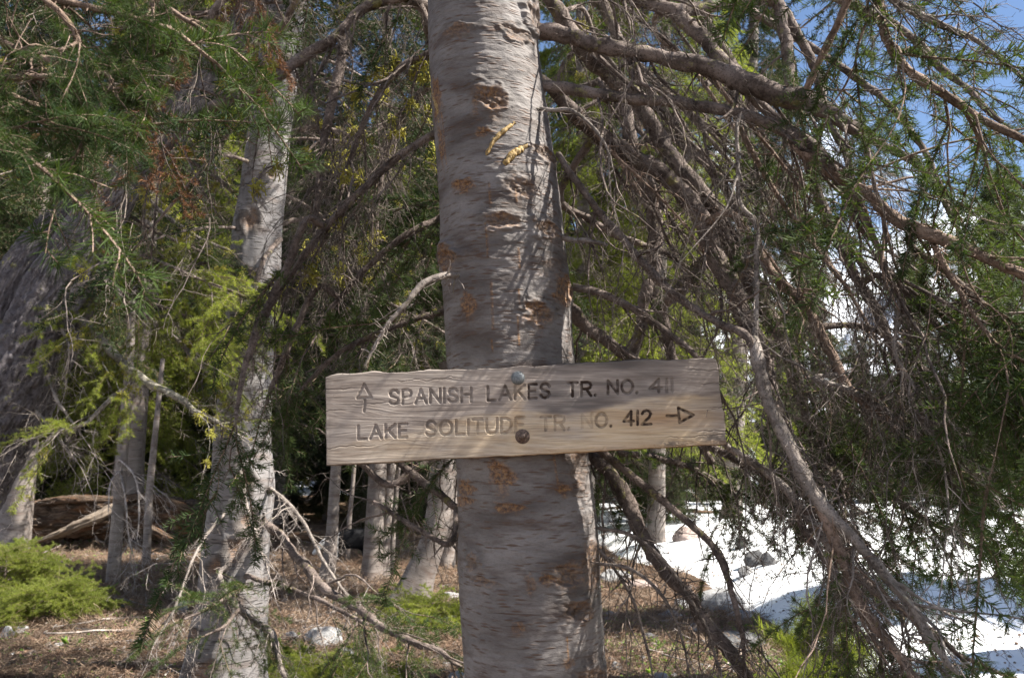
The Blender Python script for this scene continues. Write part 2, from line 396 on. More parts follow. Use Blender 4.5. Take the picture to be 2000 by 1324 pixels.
g.l.new(iop.outputs[0], go.inputs[0])

class Inst:
    """collects spray placements, then builds one stuff object"""
    def __init__(s): s.p = []; s.r = []; s.s = []; s.i = []
    def add(s, rng, pos, dirs, key, scale, up=None, mask=None):
        pos = np.atleast_2d(pos); n = len(pos)
        if n == 0: return
        X = nrm(np.broadcast_to(np.asarray(dirs, float), pos.shape))
        u = np.array([0, 0, 1.]) if up is None else up
        u = np.broadcast_to(u, X.shape) + rng.normal(size=X.shape)*0.35
        Y = nrm(np.cross(u, X)); Z = np.cross(X, Y)
        ry = -np.arcsin(np.clip(X[:, 2], -1, 1)); rx = np.arctan2(Y[:, 2], Z[:, 2]); rz = np.arctan2(X[:, 1], X[:, 0])
        s.p.append(pos); s.r.append(np.stack([rx, ry, rz], 1)); s.s.append(np.broadcast_to(scale, (n,)).astype(float))
        s.i.append(rng.choice(TI[key], n))
    def build(s, name, parent=None, origin=None, label=None, cat=None, **kw):
        if not s.p: return None
        V = np.vstack(s.p)
        o = mk(name, V, None, None, parent, origin if origin is not None else (None if parent else V.mean(0)), kind='stuff', label=label, cat=cat,
               attrs={'rot': np.vstack(s.r), 'scl': np.concatenate(s.s), 'idx': np.concatenate(s.i).astype(np.int32)})
        md = o.modifiers.new('scatter', 'NODES'); md.node_group = GN
        return o

# ------------------------------------------------------------------ terrain
def gz(x, y):
    x = np.asarray(x, float); y = np.asarray(y, float)
    r = np.hypot(x, y)
    z = 0.10*fbm(x*0.22, y*0.22, seed=5, o=3) + 0.035*fbm(x*1.3, y*1.3, seed=9, o=4)
    z = z*sstep(0.5, 3, r) + 0.4*fbm(x*0.03, y*0.03, seed=2, o=3)*sstep(12, 40, r)
    z = z + 22*sstep(60, 400, y)*(0.7+0.3*fbm(x*0.006, y*0.006, seed=3, o=2))
    return z
def snow_th(x, y):
    edge = np.interp(y, [4, 6, 8, 10, 11.4, 14, 18], [2.2, 2.2, 2.35, 2.2, 1.75, 1.35, .9]) + 0.12*fbm(x*0.0+y*0.5, y*0.5, seed=21, o=3)
    a = (x-edge) - np.maximum(0, 4.2-y)*0.6
    b = (y - 18.5 - 14*sstep(1.6, -1.5, x) + 1.6*fbm(x*0.35, y*0.2, seed=23, o=3))*0.6
    m = np.maximum(np.minimum(a*1.0, 3.5), b)
    bump = 0.10*fbm(x*0.25, y*0.25, seed=27, o=3)+0.06*fbm(x*0.9, y*0.9, seed=28, o=3)
    return 0.34*np.tanh(m*1.4) - 0.02 + bump*sstep(0.0, 1.2, m), m
def axis(n, near, far):
    u = np.linspace(-1, 1, n); k = np.arcsinh(far/near); return near*np.sinh(u*k)
def sheet(name, xs, ys, zf, mat, cull=None, **kw):
    X, Y = np.meshgrid(xs, ys); Z = zf(X, Y); V = np.stack([X, Y, Z], -1).reshape(-1, 3)
    i = np.arange(V.shape[0]).reshape(X.shape)
    F = np.stack([i[:-1, :-1], i[:-1, 1:], i[1:, 1:], i[1:, :-1]], -1).reshape(-1, 4)
    if cull is not None:
        k = cull(X, Y).reshape(-1); F = F[k[F].any(1)]
        used = np.unique(F); mp = np.zeros(len(V), int); mp[used] = np.arange(len(used)); V = V[used]; F = mp[F]
    return mk(name, V, F, mat, kind='structure', **kw)
m, t = new_mat('needle_litter'); ob = t.add('ShaderNodeTexCoord').outputs['Object']
n1 = t.noise(ob, 30.0, 6, 0.7); n2 = t.noise(ob, 2.2, 4, 0.6); n3 = t.noise(t.mapping(ob, (90, 22, 30)), 1.0, 4, 0.7)
col = t.ramp(n1, [(0.3, (0.035, 0.022, 0.014)), (0.5, (0.10, 0.060, 0.038)), (0.7, (0.20, 0.135, 0.092))])
col = t.mix(t.ramp(n3, [(0.52, 0.0), (0.66, 0.7)]), col, (0.26, 0.20, 0.155))
col = t.mix(t.ramp(n2, [(0.45, 0.0), (0.65, 0.55)]), col, (0.06, 0.05, 0.03))
finish(t, col, 0.95, t.math('ADD', n1, n3), 1.0, 0.02, 0.1); M['litter'] = m
m, t = new_mat('old_snow'); ob = t.add('ShaderNodeTexCoord').outputs['Object']
n1 = t.noise(ob, 7.0, 5, 0.6); sp = t.add('ShaderNodeTexVoronoi', ins={'Vector': ob, 'Scale': 9.0}).outputs['Distance']
col = t.mix(t.ramp(n1, [(0.35, 0.0), (0.75, 1.0)]), (0.80, 0.82, 0.84), (0.90, 0.90, 0.90))
col = t.mix(t.ramp(sp, [(0.05, 0.9), (0.085, 0.0)]), col, (0.16, 0.12, 0.09))
finish(t, col, 0.6, n1, 0.35, 0.03, 0.3); M['snow'] = m
ax = axis(420, 1.5, 3000)
ysg = np.concatenate([np.linspace(-6, 2, 30)[:-1], np.linspace(2, 22, 330), 22+np.geomspace(0.08, 1500, 120)-0.02])
sheet('ground', axis(460, 4, 2500), np.concatenate([[-400, -60, -20], ysg]), gz, M['litter'])
sxs = np.concatenate([np.linspace(-30, 0, 90)[:-1], np.linspace(0, 12, 200), 12+np.geomspace(0.1, 200, 60)])
sheet('snow', sxs, np.concatenate([np.linspace(0.5, 26, 300), 26+np.geomspace(0.15, 120, 60)]), lambda x, y: gz(x, y)+snow_th(x, y)[0], M['snow'], cull=lambda x, y: snow_th(x, y)[0] > -0.06)

# mountain; faint distance haze is put into its bluish rock colour
m, t = new_mat('hazed_mountain_rock'); ob = t.add('ShaderNodeTexCoord').outputs['Object']
geo = t.add('ShaderNodeNewGeometry').outputs['Normal']; nz = t.add('ShaderNodeSeparateXYZ', ins={0: geo}).outputs[2]
n1 = t.noise(t.mapping(ob, (0.02, 0.02, 0.008)), 1.0, 8, 0.65); n2 = t.noise(ob, 0.009, 6, 0.6)
col = t.ramp(n1, [(0.35, (0.17, 0.18, 0.20)), (0.65, (0.33, 0.34, 0.36))])
sn = t.ramp(t.math('ADD', nz, t.math('MULTIPLY', n2, 0.9)), [(1.12, 0.0), (1.22, 1.0)])
sn = t.ramp(n2, [(0.50, 0.0), (0.56, 1.0)])
col = t.mix(sn, col, (0.8, 0.82, 0.86)); finish(t, col, 0.9, n1, 0.8, 8.0, 0.1); M['mount'] = m
def mz(x, y):
    d = (y-1500)/700; rid = 1-np.abs(fbm(x*0.0022, y*0.0022, seed=41, o=6))
    env = np.interp(x, [-900, -200, 150, 500, 640, 760, 950, 1150, 1500, 2600], [150, 120, 110, 130, 215, 330, 420, 380, 330, 200])
    return 10 + env*np.exp(-d*d*3)*(0.55+0.5*rid)
sheet('mountain', np.linspace(-900, 2600, 300), np.linspace(800, 2200, 110), mz, M['mount'])

# ------------------------------------------------------------------ trunks
def trunk_path(rows, Y, top=None):
    """rows of (centre px, py, half width px[, Y]) from top to bottom -> points (x,y,z,r)"""
    out = []
    for r in rows:
        y = r[3] if len(r) > 3 else Y; p = P(r[0], r[1], y); out.append([*p, r[2]*depth(p)/FPX])
    return out
def to_ground(pts, flare=1.3, sink=0.12):
    """continues a trunk path down into the ground"""
    a, b = np.array(pts[-2]), np.array(pts[-1]); g0 = float(gz(b[0], b[1])) - sink
    if b[2] > g0 + 0.03:
        d = (b-a); d = d/max(abs(d[2]), 1e-6); h = b[2]-g0
        pts = pts + [list(np.array([*(b[:3]+d[:3]*h*0.6), b[3]*(1+0.35*(flare-1))])), list(np.array([*(b[:3]+d[:3]*h), b[3]*flare]))]
    return pts
def trunk_mesh(pts, nr, nz, seed=0, lump=0.04, fine=0.0, rootlobes=0.0):
    Q = crom(pts, nz); C = Q[:, :3]; R = np.maximum(Q[:, 3], 0.003)
    th = np.linspace(0, 2*pi, nr, endpoint=False)
    L = np.concatenate([[0], np.cumsum(np.linalg.norm(np.diff(C, axis=0), axis=1))])
    rm = R.mean()
    TH, LL = np.meshgrid(th, L); RR = R[:, None]*np.ones_like(TH)
    nx, ny = np.cos(TH), np.sin(TH)
    RR = RR*(1 + lump*fbm(nx*1.6, ny*1.6, LL*1.3/rm*0.15, seed, 3) + fine*fbm(nx*5, ny*5, LL*1.2/rm, seed+5, 3))
    if rootlobes:
        zz = C[:, 2]-C[-1, 2]; k = np.exp(-zz/0.22)[:, None]
        RR = RR*(1+rootlobes*k*(0.35+np.clip(np.sin(TH*3+seed)+0.6*np.sin(TH*5+seed*2), -0.4, 2)))
    return Q, C, R, TH, LL, RR
def ring_faces(nz, nr):
    i = np.arange(nz*nr).reshape(nz, nr)
    return np.stack([i[:-1], i[1:], np.roll(i, -1, 1)[1:], np.roll(i, -1, 1)[:-1]], -1).reshape(-1, 4)
def trunk(parent, rows_pts, mat, nr=24, nz=60, seed=0, lump=0.05, fine=0.0, roots=0.25, name='trunk', label=None, furrow=0.0):
    Q, C, R, TH, LL, RR = trunk_mesh(rows_pts, nr, nz, seed, lump, fine, roots)
    if furrow:
        w_ = .8*fbm(TH*2, LL*6, 0, seed+8, 3); RR = RR*(1-furrow*np.clip(1-3.2*np.abs(fbm(TH*7+w_*.6, LL*4, 0, seed+9, 3)), 0, 1)-.5*furrow*np.clip(fbm(TH*16+w_, LL*26, 0, seed+10, 3), -1, 1))
    T = nrm(np.gradient(C, axis=0)); up = np.where(T[:, 2:3] > 0, T, -T)
    X = nrm(np.cross(np.array([0, 1., 0]), up)); Yv = np.cross(up, X)
    V = C[:, None] + RR[..., None]*(X[:, None]*np.cos(TH)[..., None] + Yv[:, None]*np.sin(TH)[..., None])
    uv = np.stack([TH*R.mean(), -LL], -1).reshape(-1, 2)
    return mk(name, V.reshape(-1, 3), ring_faces(len(C), nr), mat, parent, uv=uv, label=label,
              attrs={'wound': np.zeros(V.shape[0]*V.shape[1]), 'dark': np.zeros(V.shape[0]*V.shape[1])})

# --- the sign tree's trunk: fine relief, knots and resin
YT = 1.99
rows = [(918, -700, 88), (925, -400, 95), (934, -150, 100), (940, 0, 104), (946, 100, 107), (955, 200, 110), (966, 300, 114), (977, 400, 118), (984, 500, 121),
        (990, 600, 122), (995, 690, 124), (1008, 800, 128), (1020, 900, 130), (1029, 1000, 134), (1032, 1100, 136), (1037, 1200, 136), (1045, 1324, 138), (1060, 1500, 146), (1075, 1700, 165)]
mp = trunk_path(rows, YT)
top = np.array(mp[0]); hi = [[top[0]-0.05, YT, 6.2, 0.075], [top[0]-0.08, YT, 9.0, 0.02]]
mp = hi[::-1] + mp
mp = to_ground(mp, 1.35)
base = np.array(mp[-1][:3]); base[2] = float(gz(base[0], base[1]))
TREE = thing('pine_tree', base, 'grey barked conifer in the middle that carries the wooden trail sign', 'tree')
zt = np.concatenate([np.linspace(9.0, 2.75, 40)[:-1], np.linspace(2.75, 0.95, 860), np.linspace(0.95, mp[-1][2], 40)[1:]])
mpa = np.array(mp)[::-1]
from functools import reduce
Cd = crom(mp, 400)[::-1]
C = np.stack([np.interp(zt, Cd[:, 2], Cd[:, k]) for k in (0, 1)] + [zt], 1); R = np.interp(zt, Cd[:, 2], Cd[:, 3])
nr = 300; th = np.linspace(0, 2*pi, nr, endpoint=False); TH, ZZ = np.meshgrid(th, zt); RR = R[:, None]*np.ones_like(TH)
nx, ny = np.cos(TH), np.sin(TH)
RR = RR + 0.0045*fbm(nx*1.4, ny*1.4, ZZ*3, 3, 3)
wr = fbm(nx*3+ZZ*0.3, ny*3, ZZ*62, 11, 3); RR = RR - 0.0016*np.clip(wr-0.25, 0, 1) + 0.0010*fbm(nx*7, ny*7, ZZ*130, 13, 2)
rid = np.exp(-(((TH - 5.72)/0.16)**2))*sstep(1.66, 1.50, ZZ)*sstep(1.20, 1.36, ZZ); RR = RR + 0.0*rid*(1+0.6*fbm(nx*4, ny*4, ZZ*20, 15, 3))
wound = np.zeros_like(RR); dark = np.zeros_like(RR)
def on_trunk(px, py):
    """angle and height of the surface point seen at a pixel"""
    p = P(px, py, YT); c = np.interp(p[2], zt[::-1], C[::-1, 0]); r = np.interp(p[2], zt[::-1], R[::-1])
    s = np.clip((p[0]-c)/r*1.0, -0.985, 0.985); return -pi/2 + math.asin(s), p[2], c, r
KN = [  # px, py, half width px, half height px, ring height, hole depth, wound, dark
    (962, 240, 34, 26, .006, .008, .8, .5), (912, 395, 22, 12, .003, .005, 1, .1), (948, 302, 16, 9, .002, 0, .8, 0), (1020, 402, 28, 22, .004, .004, .45, .5), (1064, 328, 22, 16, .006, .005, .5, .4),
    (984, 464, 34, 17, .006, .006, .6, .5), (1068, 472, 22, 16, .006, .006, .6, .4), (882, 520, 18, 26, .012, .004, .9, .3), (1050, 630, 30, 20, .007, .007, .8, .6),
    (921, 615, 14, 22, .002, 0, .8, 0), (1098, 578, 16, 30, .010, 0, .9, .3), (982, 922, 26, 22, .003, .006, 1, .1), (912, 950, 16, 14, .003, .003, .9, .1), (905, 975, 18, 9, .002, 0, .9, 0),
    (998, 982, 26, 8, .002, .002, .8, 0), (1106, 1104, 34, 20, .008, .007, .5, .35), (1122, 1172, 26, 20, .010, .012, .5, .6), (928, 1088, 12, 18, .005, .006, .5, .5), (948, 1118, 22, 7, .003, .004, .5, .3),
    (1062, 1108, 14, 8, .004, .007, .9, .3), (1033, 1118, 8, 16, .003, .003, .5, .2), (1150, 1090, 18, 40, .005, .002, .5, .3), (1122, 905, 16, 34, .014, .002, .25, .5), (1092, 950, 14, 9, .003, .003, .9, 0),
    (1012, 1196, 14, 8, .003, .003, .6, .2), (1100, 1262, 10, 10, .001, 0, .7, .3), (905, 110, 26, 12, .004, .003, .6, .3), (1010, 112, 26, 14, .005, .003, .4, .5), (985, 45, 14, 8, .001, 0, .8, 0), (860, 215, 10, 45, .004, 0, 1, 0), (866, 300, 5, 40, .002, 0, .9, 0), (1075, 545, 22, 24, .004, .003, .2, .5), (1150, 1300, 26, 18, .008, .004, .5, .5), (900, 20, 12, 14, .004, .002, .6, .3), (1040, 60, 14, 30, .012, .002, .4, .4)]
for (px, py, hw, hh, ring, hole, wd, dk) in KN:
    a, z, c, r = on_trunk(px, py); sc_ = YT/FPX
    da = (TH-(a % (2*pi))+pi) % (2*pi)-pi
    u = da*r/(hw*sc_*1.0/max(0.35, abs(math.cos(a+pi/2)))*1.0); v = (ZZ-z)/(hh*sc_)
    near = (np.abs(u) < 3) & (np.abs(v) < 3)
    d = np.hypot(u, v*(1+0.25*u)) + 0.35*fbm(u*1.7, v*1.7, 0, int(px)+int(py), 3)
    ring *= (.5 if px > 1070 else .85); hole *= 1.1; wd *= .85
    RR += near*(ring*np.exp(-((d-1.0)/0.35)**2)*(1+0.3*fbm(u*3, v*3, 0, int(px), 2)) - hole*np.exp(-(d/0.75)**2)*(1+0.8*fbm(u*5, v*5, 0, int(py), 2)) + ring*0.4*np.exp(-(d/1.6)**2))
    wound = np.maximum(wound, near*wd*sstep(1.25, 0.75, d)); dark = np.maximum(dark, near*dk*np.exp(-((np.hypot(u*.8, v-0.7)-0.9)/0.4)**2)*0.9)
    wound = np.maximum(wound, near*wd*0.6*np.exp(-((u*2.2)**2))*sstep(-2.6, -0.9, v)*sstep(0.2, -0.5, v)*(fbm(u*3, v*0.6, 0, int(px)+3, 2) > 0.1))
# thin resin runs
for (px, y0, y1) in [(958, 395, 440), (1005, 395, 430), (1012, 515, 550), (1012, 590, 615), (953, 470, 530), (1098, 1215, 1262), (870, 250, 345), (962, 575, 660), (1010, 640, 690), (963, 680, 700), (1075, 885, 950)]:
    a, z0, c, r = on_trunk(px, y0); _, z1, _, _ = on_trunk(px, y1); da = (TH-(a % (2*pi))+pi) % (2*pi)-pi
    w = np.exp(-(da*r/0.0022)**2)*sstep(z1-0.004, z1, ZZ)*sstep(z0+0.004, z0, ZZ); wound = np.maximum(wound, w*0.85); RR += w*0.0012
band = sstep(1.70, 1.78, ZZ)*sstep(1.92, 1.84, ZZ); dark = np.maximum(dark, 0.35*band*np.clip(fbm(nx*3, ny*3, ZZ*12, 33, 3)+0.4, 0, 1))
V = np.stack([C[:, 0][:, None]+RR*nx, C[:, 1][:, None]+RR*ny, ZZ], -1)
uv = np.stack([TH*0.155, ZZ], -1).reshape(-1, 2)
# seam of the uv is at angle 0 (right flank, turned away)
TR = mk('trunk', V.reshape(-1, 3), ring_faces(len(zt), nr), M['trunk'], TREE, origin=base, uv=uv, attrs={'wound': wound.ravel(), 'dark': dark.ravel()})
def trunk_front(px, py, lift=0.0):
    a, z, c, r = on_trunk(px, py)
    return np.array([c + (r+lift)*math.cos(a), YT + (r+lift)*math.sin(a), z])
m, t = new_mat('amber_resin'); ob = t.add('ShaderNodeTexCoord').outputs['Object']
n1 = t.noise(ob, 160.0, 4, 0.7); finish(t, t.ramp(n1, [(0.3, (0.12, 0.075, 0.03)), (0.55, (0.34, 0.22, 0.07)), (0.75, (0.42, 0.33, 0.18))]), 0.6, n1, 0.8, 0.004, 0.4); M['resin'] = m
for pts, rr in [([(1006, 283), (992, 295), (975, 310), (962, 328), (953, 345)], 6), ([(1028, 322), (1018, 330), (1003, 342), (992, 355), (985, 364)], 10), ([(846, 185), (852, 210), (860, 235), (863, 262)], 6)]:
    rng = np.random.default_rng(int(pts[0][0])); A = np.array([trunk_front(x, y, -0.001) for x, y in pts]); A = crom(A, 26)
    r_ = .8*rr*YT/FPX*(0.8+0.35*np.abs(fbm(np.arange(26)*0.45, 0*np.arange(26), 0, rr, 2)))*np.sin(np.linspace(0.35, pi-0.25, 26))**0.5
    v, f = tubes(A, r_, 9); v += 0.0022*np.stack([fbm(v[:, 0]*220, v[:, 1]*220, v[:, 2]*220, k, 3) for k in range(3)], 1); mk('resin_streak', v, f, M['resin'], TREE)

# ------------------------------------------------------------------ explicit branches
def px_branch(pts):
    """rows (px,py,Y,half width px) -> points with radius in metres"""
    out = []
    for px, py, Y, hw in pts:
        p = P(px, py, Y); out.append([*p, hw*depth(p)/FPX])
    return np.array(out)
def lumpy(C4, seed, amt=0.18, n=None):
    n = n or max(30, 14*len(C4)); Q = crom(C4, n); rng = np.random.default_rng(seed)
    L = np.concatenate([[0], np.cumsum(np.linalg.norm(np.diff(Q[:, :3], axis=0), axis=1))])
    rm = Q[:, 3].mean()
    for k in range(3): Q[:, k] += 0.35*rm*fbm(L*9, np.full(n, k*9.1), 0, seed, 3)*np.minimum(1, L/0.06)
    Q[:, 3] = np.maximum(Q[:, 3], 0.0006)*(1+.6*amt*fbm(L*26, np.zeros(n), 0, seed+3, 4))
    return Q
GROWN = {}
def attach(parent, A):
    if parent.name not in GROWN:
        tr = [c for c in parent.children if c.name.startswith(('trunk', 'second_stem'))]; pool = []
        for c in tr:
            me = c.data; co = np.empty(len(me.vertices)*3, dtype=np.float32); me.vertices.foreach_get('co', co); pool.append(co.reshape(-1, 3)[::37]+ORG[c.name])
        GROWN[parent.name] = [np.vstack(pool)] if pool else []
    if GROWN[parent.name]:
        allp = np.vstack(GROWN[parent.name]); d = np.linalg.norm((allp-A[0, :3])*[1, 1, .75], axis=1) + .5*np.maximum(0, A[0, 2]-allp[:, 2]); q = allp[np.argmin(d)]
        if np.linalg.norm(q-A[0, :3]) > .02: A = np.vstack([[*q, A[0, 3]*1.05], A])
    return A
def branch(parent, pts, seed, mat='branch', n2=14, len2=(0.2, 0.5), s0=0.12, droop=0.055, r2=0.0032, green=0.0, gkey='green', dead='dead', k3=5, sc3=0.8, name='branch',
           side=1.0, sides=9, lich=0.0, gs0=0.0, down=0.28, fwd=1.15, label=None, n3end=True, gscale=1.0):
    """explicit main axis with wandering secondaries; bare twigs and green sprays are sub-parts"""
    rng = np.random.default_rng(seed); A = px_branch([(a, b, c, d*.82) for a, b, c, d in pts]) if len(pts[0]) == 4 and not isinstance(pts, np.ndarray) else pts
    A = attach(parent, A); Q = lumpy(A, seed); Cq = Q[:, :3]; n = len(Q); GROWN[parent.name].append(Cq[:-4:2].astype(float))
    sides = 12; v0, f0 = tubes(Cq, Q[:, 3], sides); parts = [(v0, f0)]
    v0[:] += (0.16*Q[:, 3].mean()*np.stack([fbm(v0[:, 0]*60, v0[:, 1]*60, v0[:, 2]*60, seed+k, 3) for k in range(3)], 1))
    ns = int(26*len(A)*(1 if n2 > 4 else .4)); j = rng.integers(2, n-1, ns); q_ = rng.normal(size=(ns, 3)); st_ = grow(rng, Cq[j]+.4*rng.random((ns, 1))*(Cq[j-1]-Cq[j]), q_-[0, 0, .3], Q[j, 3]+.006+.07*rng.random(ns)**3, 5, .06, .22)
    parts.append(tubes(st_, np.linspace(1, .5, 5)[None]*(.0008+.0016*rng.random((ns, 1))**2), 4))
    # tip cap
    ring = v0[-sides:]; parts.append((np.vstack([ring, ring.mean(0, keepdims=True)+nrm(Cq[-1:]-Cq[-2:-1])*Q[-1, 3]*0.5]), np.array([[i, (i+1) % sides, sides, sides] for i in range(sides)])))
    tw = Inst(); ne = Inst(); n2 = int(round(n2*((0.62 if green < .3 else .55) if green < .7 else (0.34 if parent is TREE else .5)))); sc3 *= 0.6; k3 = max(3, k3-2)
    if n2:
        s = np.sort(s0 + (0.99-s0)*rng.random(n2)); i = np.minimum((s*(n-1)).astype(int), n-2); f = (s*(n-1)-i)[:, None]
        p = Cq[i]*(1-f)+Cq[i+1]*f; T = nrm(Cq[i+1]-Cq[i]); L = nrm(np.cross(T, rng.normal(size=T.shape)))
        d = nrm(T*fwd*(0.5+0.8*rng.random((n2, 1))) + L*side + np.array([0, 0, -down]))
        ln = (len2[0]+(len2[1]-len2[0])*rng.random(n2))
        S = grow(rng, p, d, ln, 9, droop, 0.19)
        rr = np.minimum(r2*(0.6+0.8*rng.random(n2)), Q[i, 3]*0.8)
        if parent is TREE:      # nothing grows across the board or the clear face of the trunk
            inb = ((S[..., 0] > -.46) & (S[..., 0] < .50) & (S[..., 2] > 1.45) & (S[..., 2] < 1.86) & (S[..., 1] < 1.9)) | ((np.abs(S[..., 0]-.01) < .15) & (S[..., 1] < 2.0))
            ok = ~inb.any(1); S, rr, s = S[ok], rr[ok], s[ok]; n2 = int(ok.sum())
        if n2:
            v, f_ = tubes(S, rr[:, None]*np.linspace(1, 0.3, 9)[None]*(1+.25*rng.normal(size=S.shape[:2])*.6), 5); parts.append((v, f_))
            ks = 5; sp_ = S[:, 1:8:1][:, rng.permutation(7)[:ks]].reshape(-1, 3); st_ = grow(rng, sp_, rng.normal(size=sp_.shape)-[0, 0, .3], .012+.05*rng.random(len(sp_))**2, 4, .05, .25)
            v, f_ = tubes(st_, np.tile(np.linspace(.0011, .0006, 4), (len(sp_), 1)), 3); parts.append((v, f_))
        if n2 == 0: s = np.zeros(0)
        isg = rng.random(n2) < np.where(s >= gs0, green, green*0.15)
        for j in range(n2):
            k = k3; sp = np.linspace(0.2, 1.0, k); ii = np.minimum((sp*8).astype(int), 7); ff = (sp*8-ii)[:, None]
            pp = S[j][ii]*(1-ff)+S[j][ii+1]*ff; TT = nrm(S[j][ii+1]-S[j][ii]); Ls = nrm(np.cross(TT, np.array([0, 0, 1.])+0.3*rng.normal(size=TT.shape)))*np.where(np.arange(k) % 2, 1, -1)[:, None]
            dd = nrm(TT*1.1+Ls*0.8+np.array([0, 0, -0.25])); dd[-1] = TT[-1]
            if parent is TREE:
                e_ = pp+dd*.16; ok_ = ~(((np.minimum(pp[:, 1], e_[:, 1]) < 1.88) & (e_[:, 0] > -.5) & (e_[:, 0] < .5) & (e_[:, 2] > 1.5) & (e_[:, 2] < 2.0) & ((pp[:, 2] < 1.95))) | ((np.abs(e_[:, 0]-.01) < .15) & (e_[:, 1] < 1.95)))
                pp, dd = pp[ok_], dd[ok_]; k = len(pp)
                if k == 0: continue
            if isg[j]: ne.add(rng, pp, dd, gkey, gscale*(0.55+0.6*rng.random(k)))
            else: tw.add(rng, pp, dd, dead, sc3*(0.45+0.6*rng.random(k)))
            if lich and rng.random() < lich: ne.add(rng, pp[:3]-[0, 0, .004], dd[:3], 'lichen', 0.6+0.8*rng.random(len(pp[:3])))
    if n3end and n2:
        (ne if green > 0.3 else tw).add(rng, Cq[-1:], nrm(Cq[-1:]-Cq[-3:-2]), gkey if green > 0.3 else dead, 0.9)
    V, F = join(parts)
    b = mk(name, V, F, M[mat], parent, origin=Cq[0], label=label)
    tw.build('twigs', b); ne.build('needles', b)
    return b

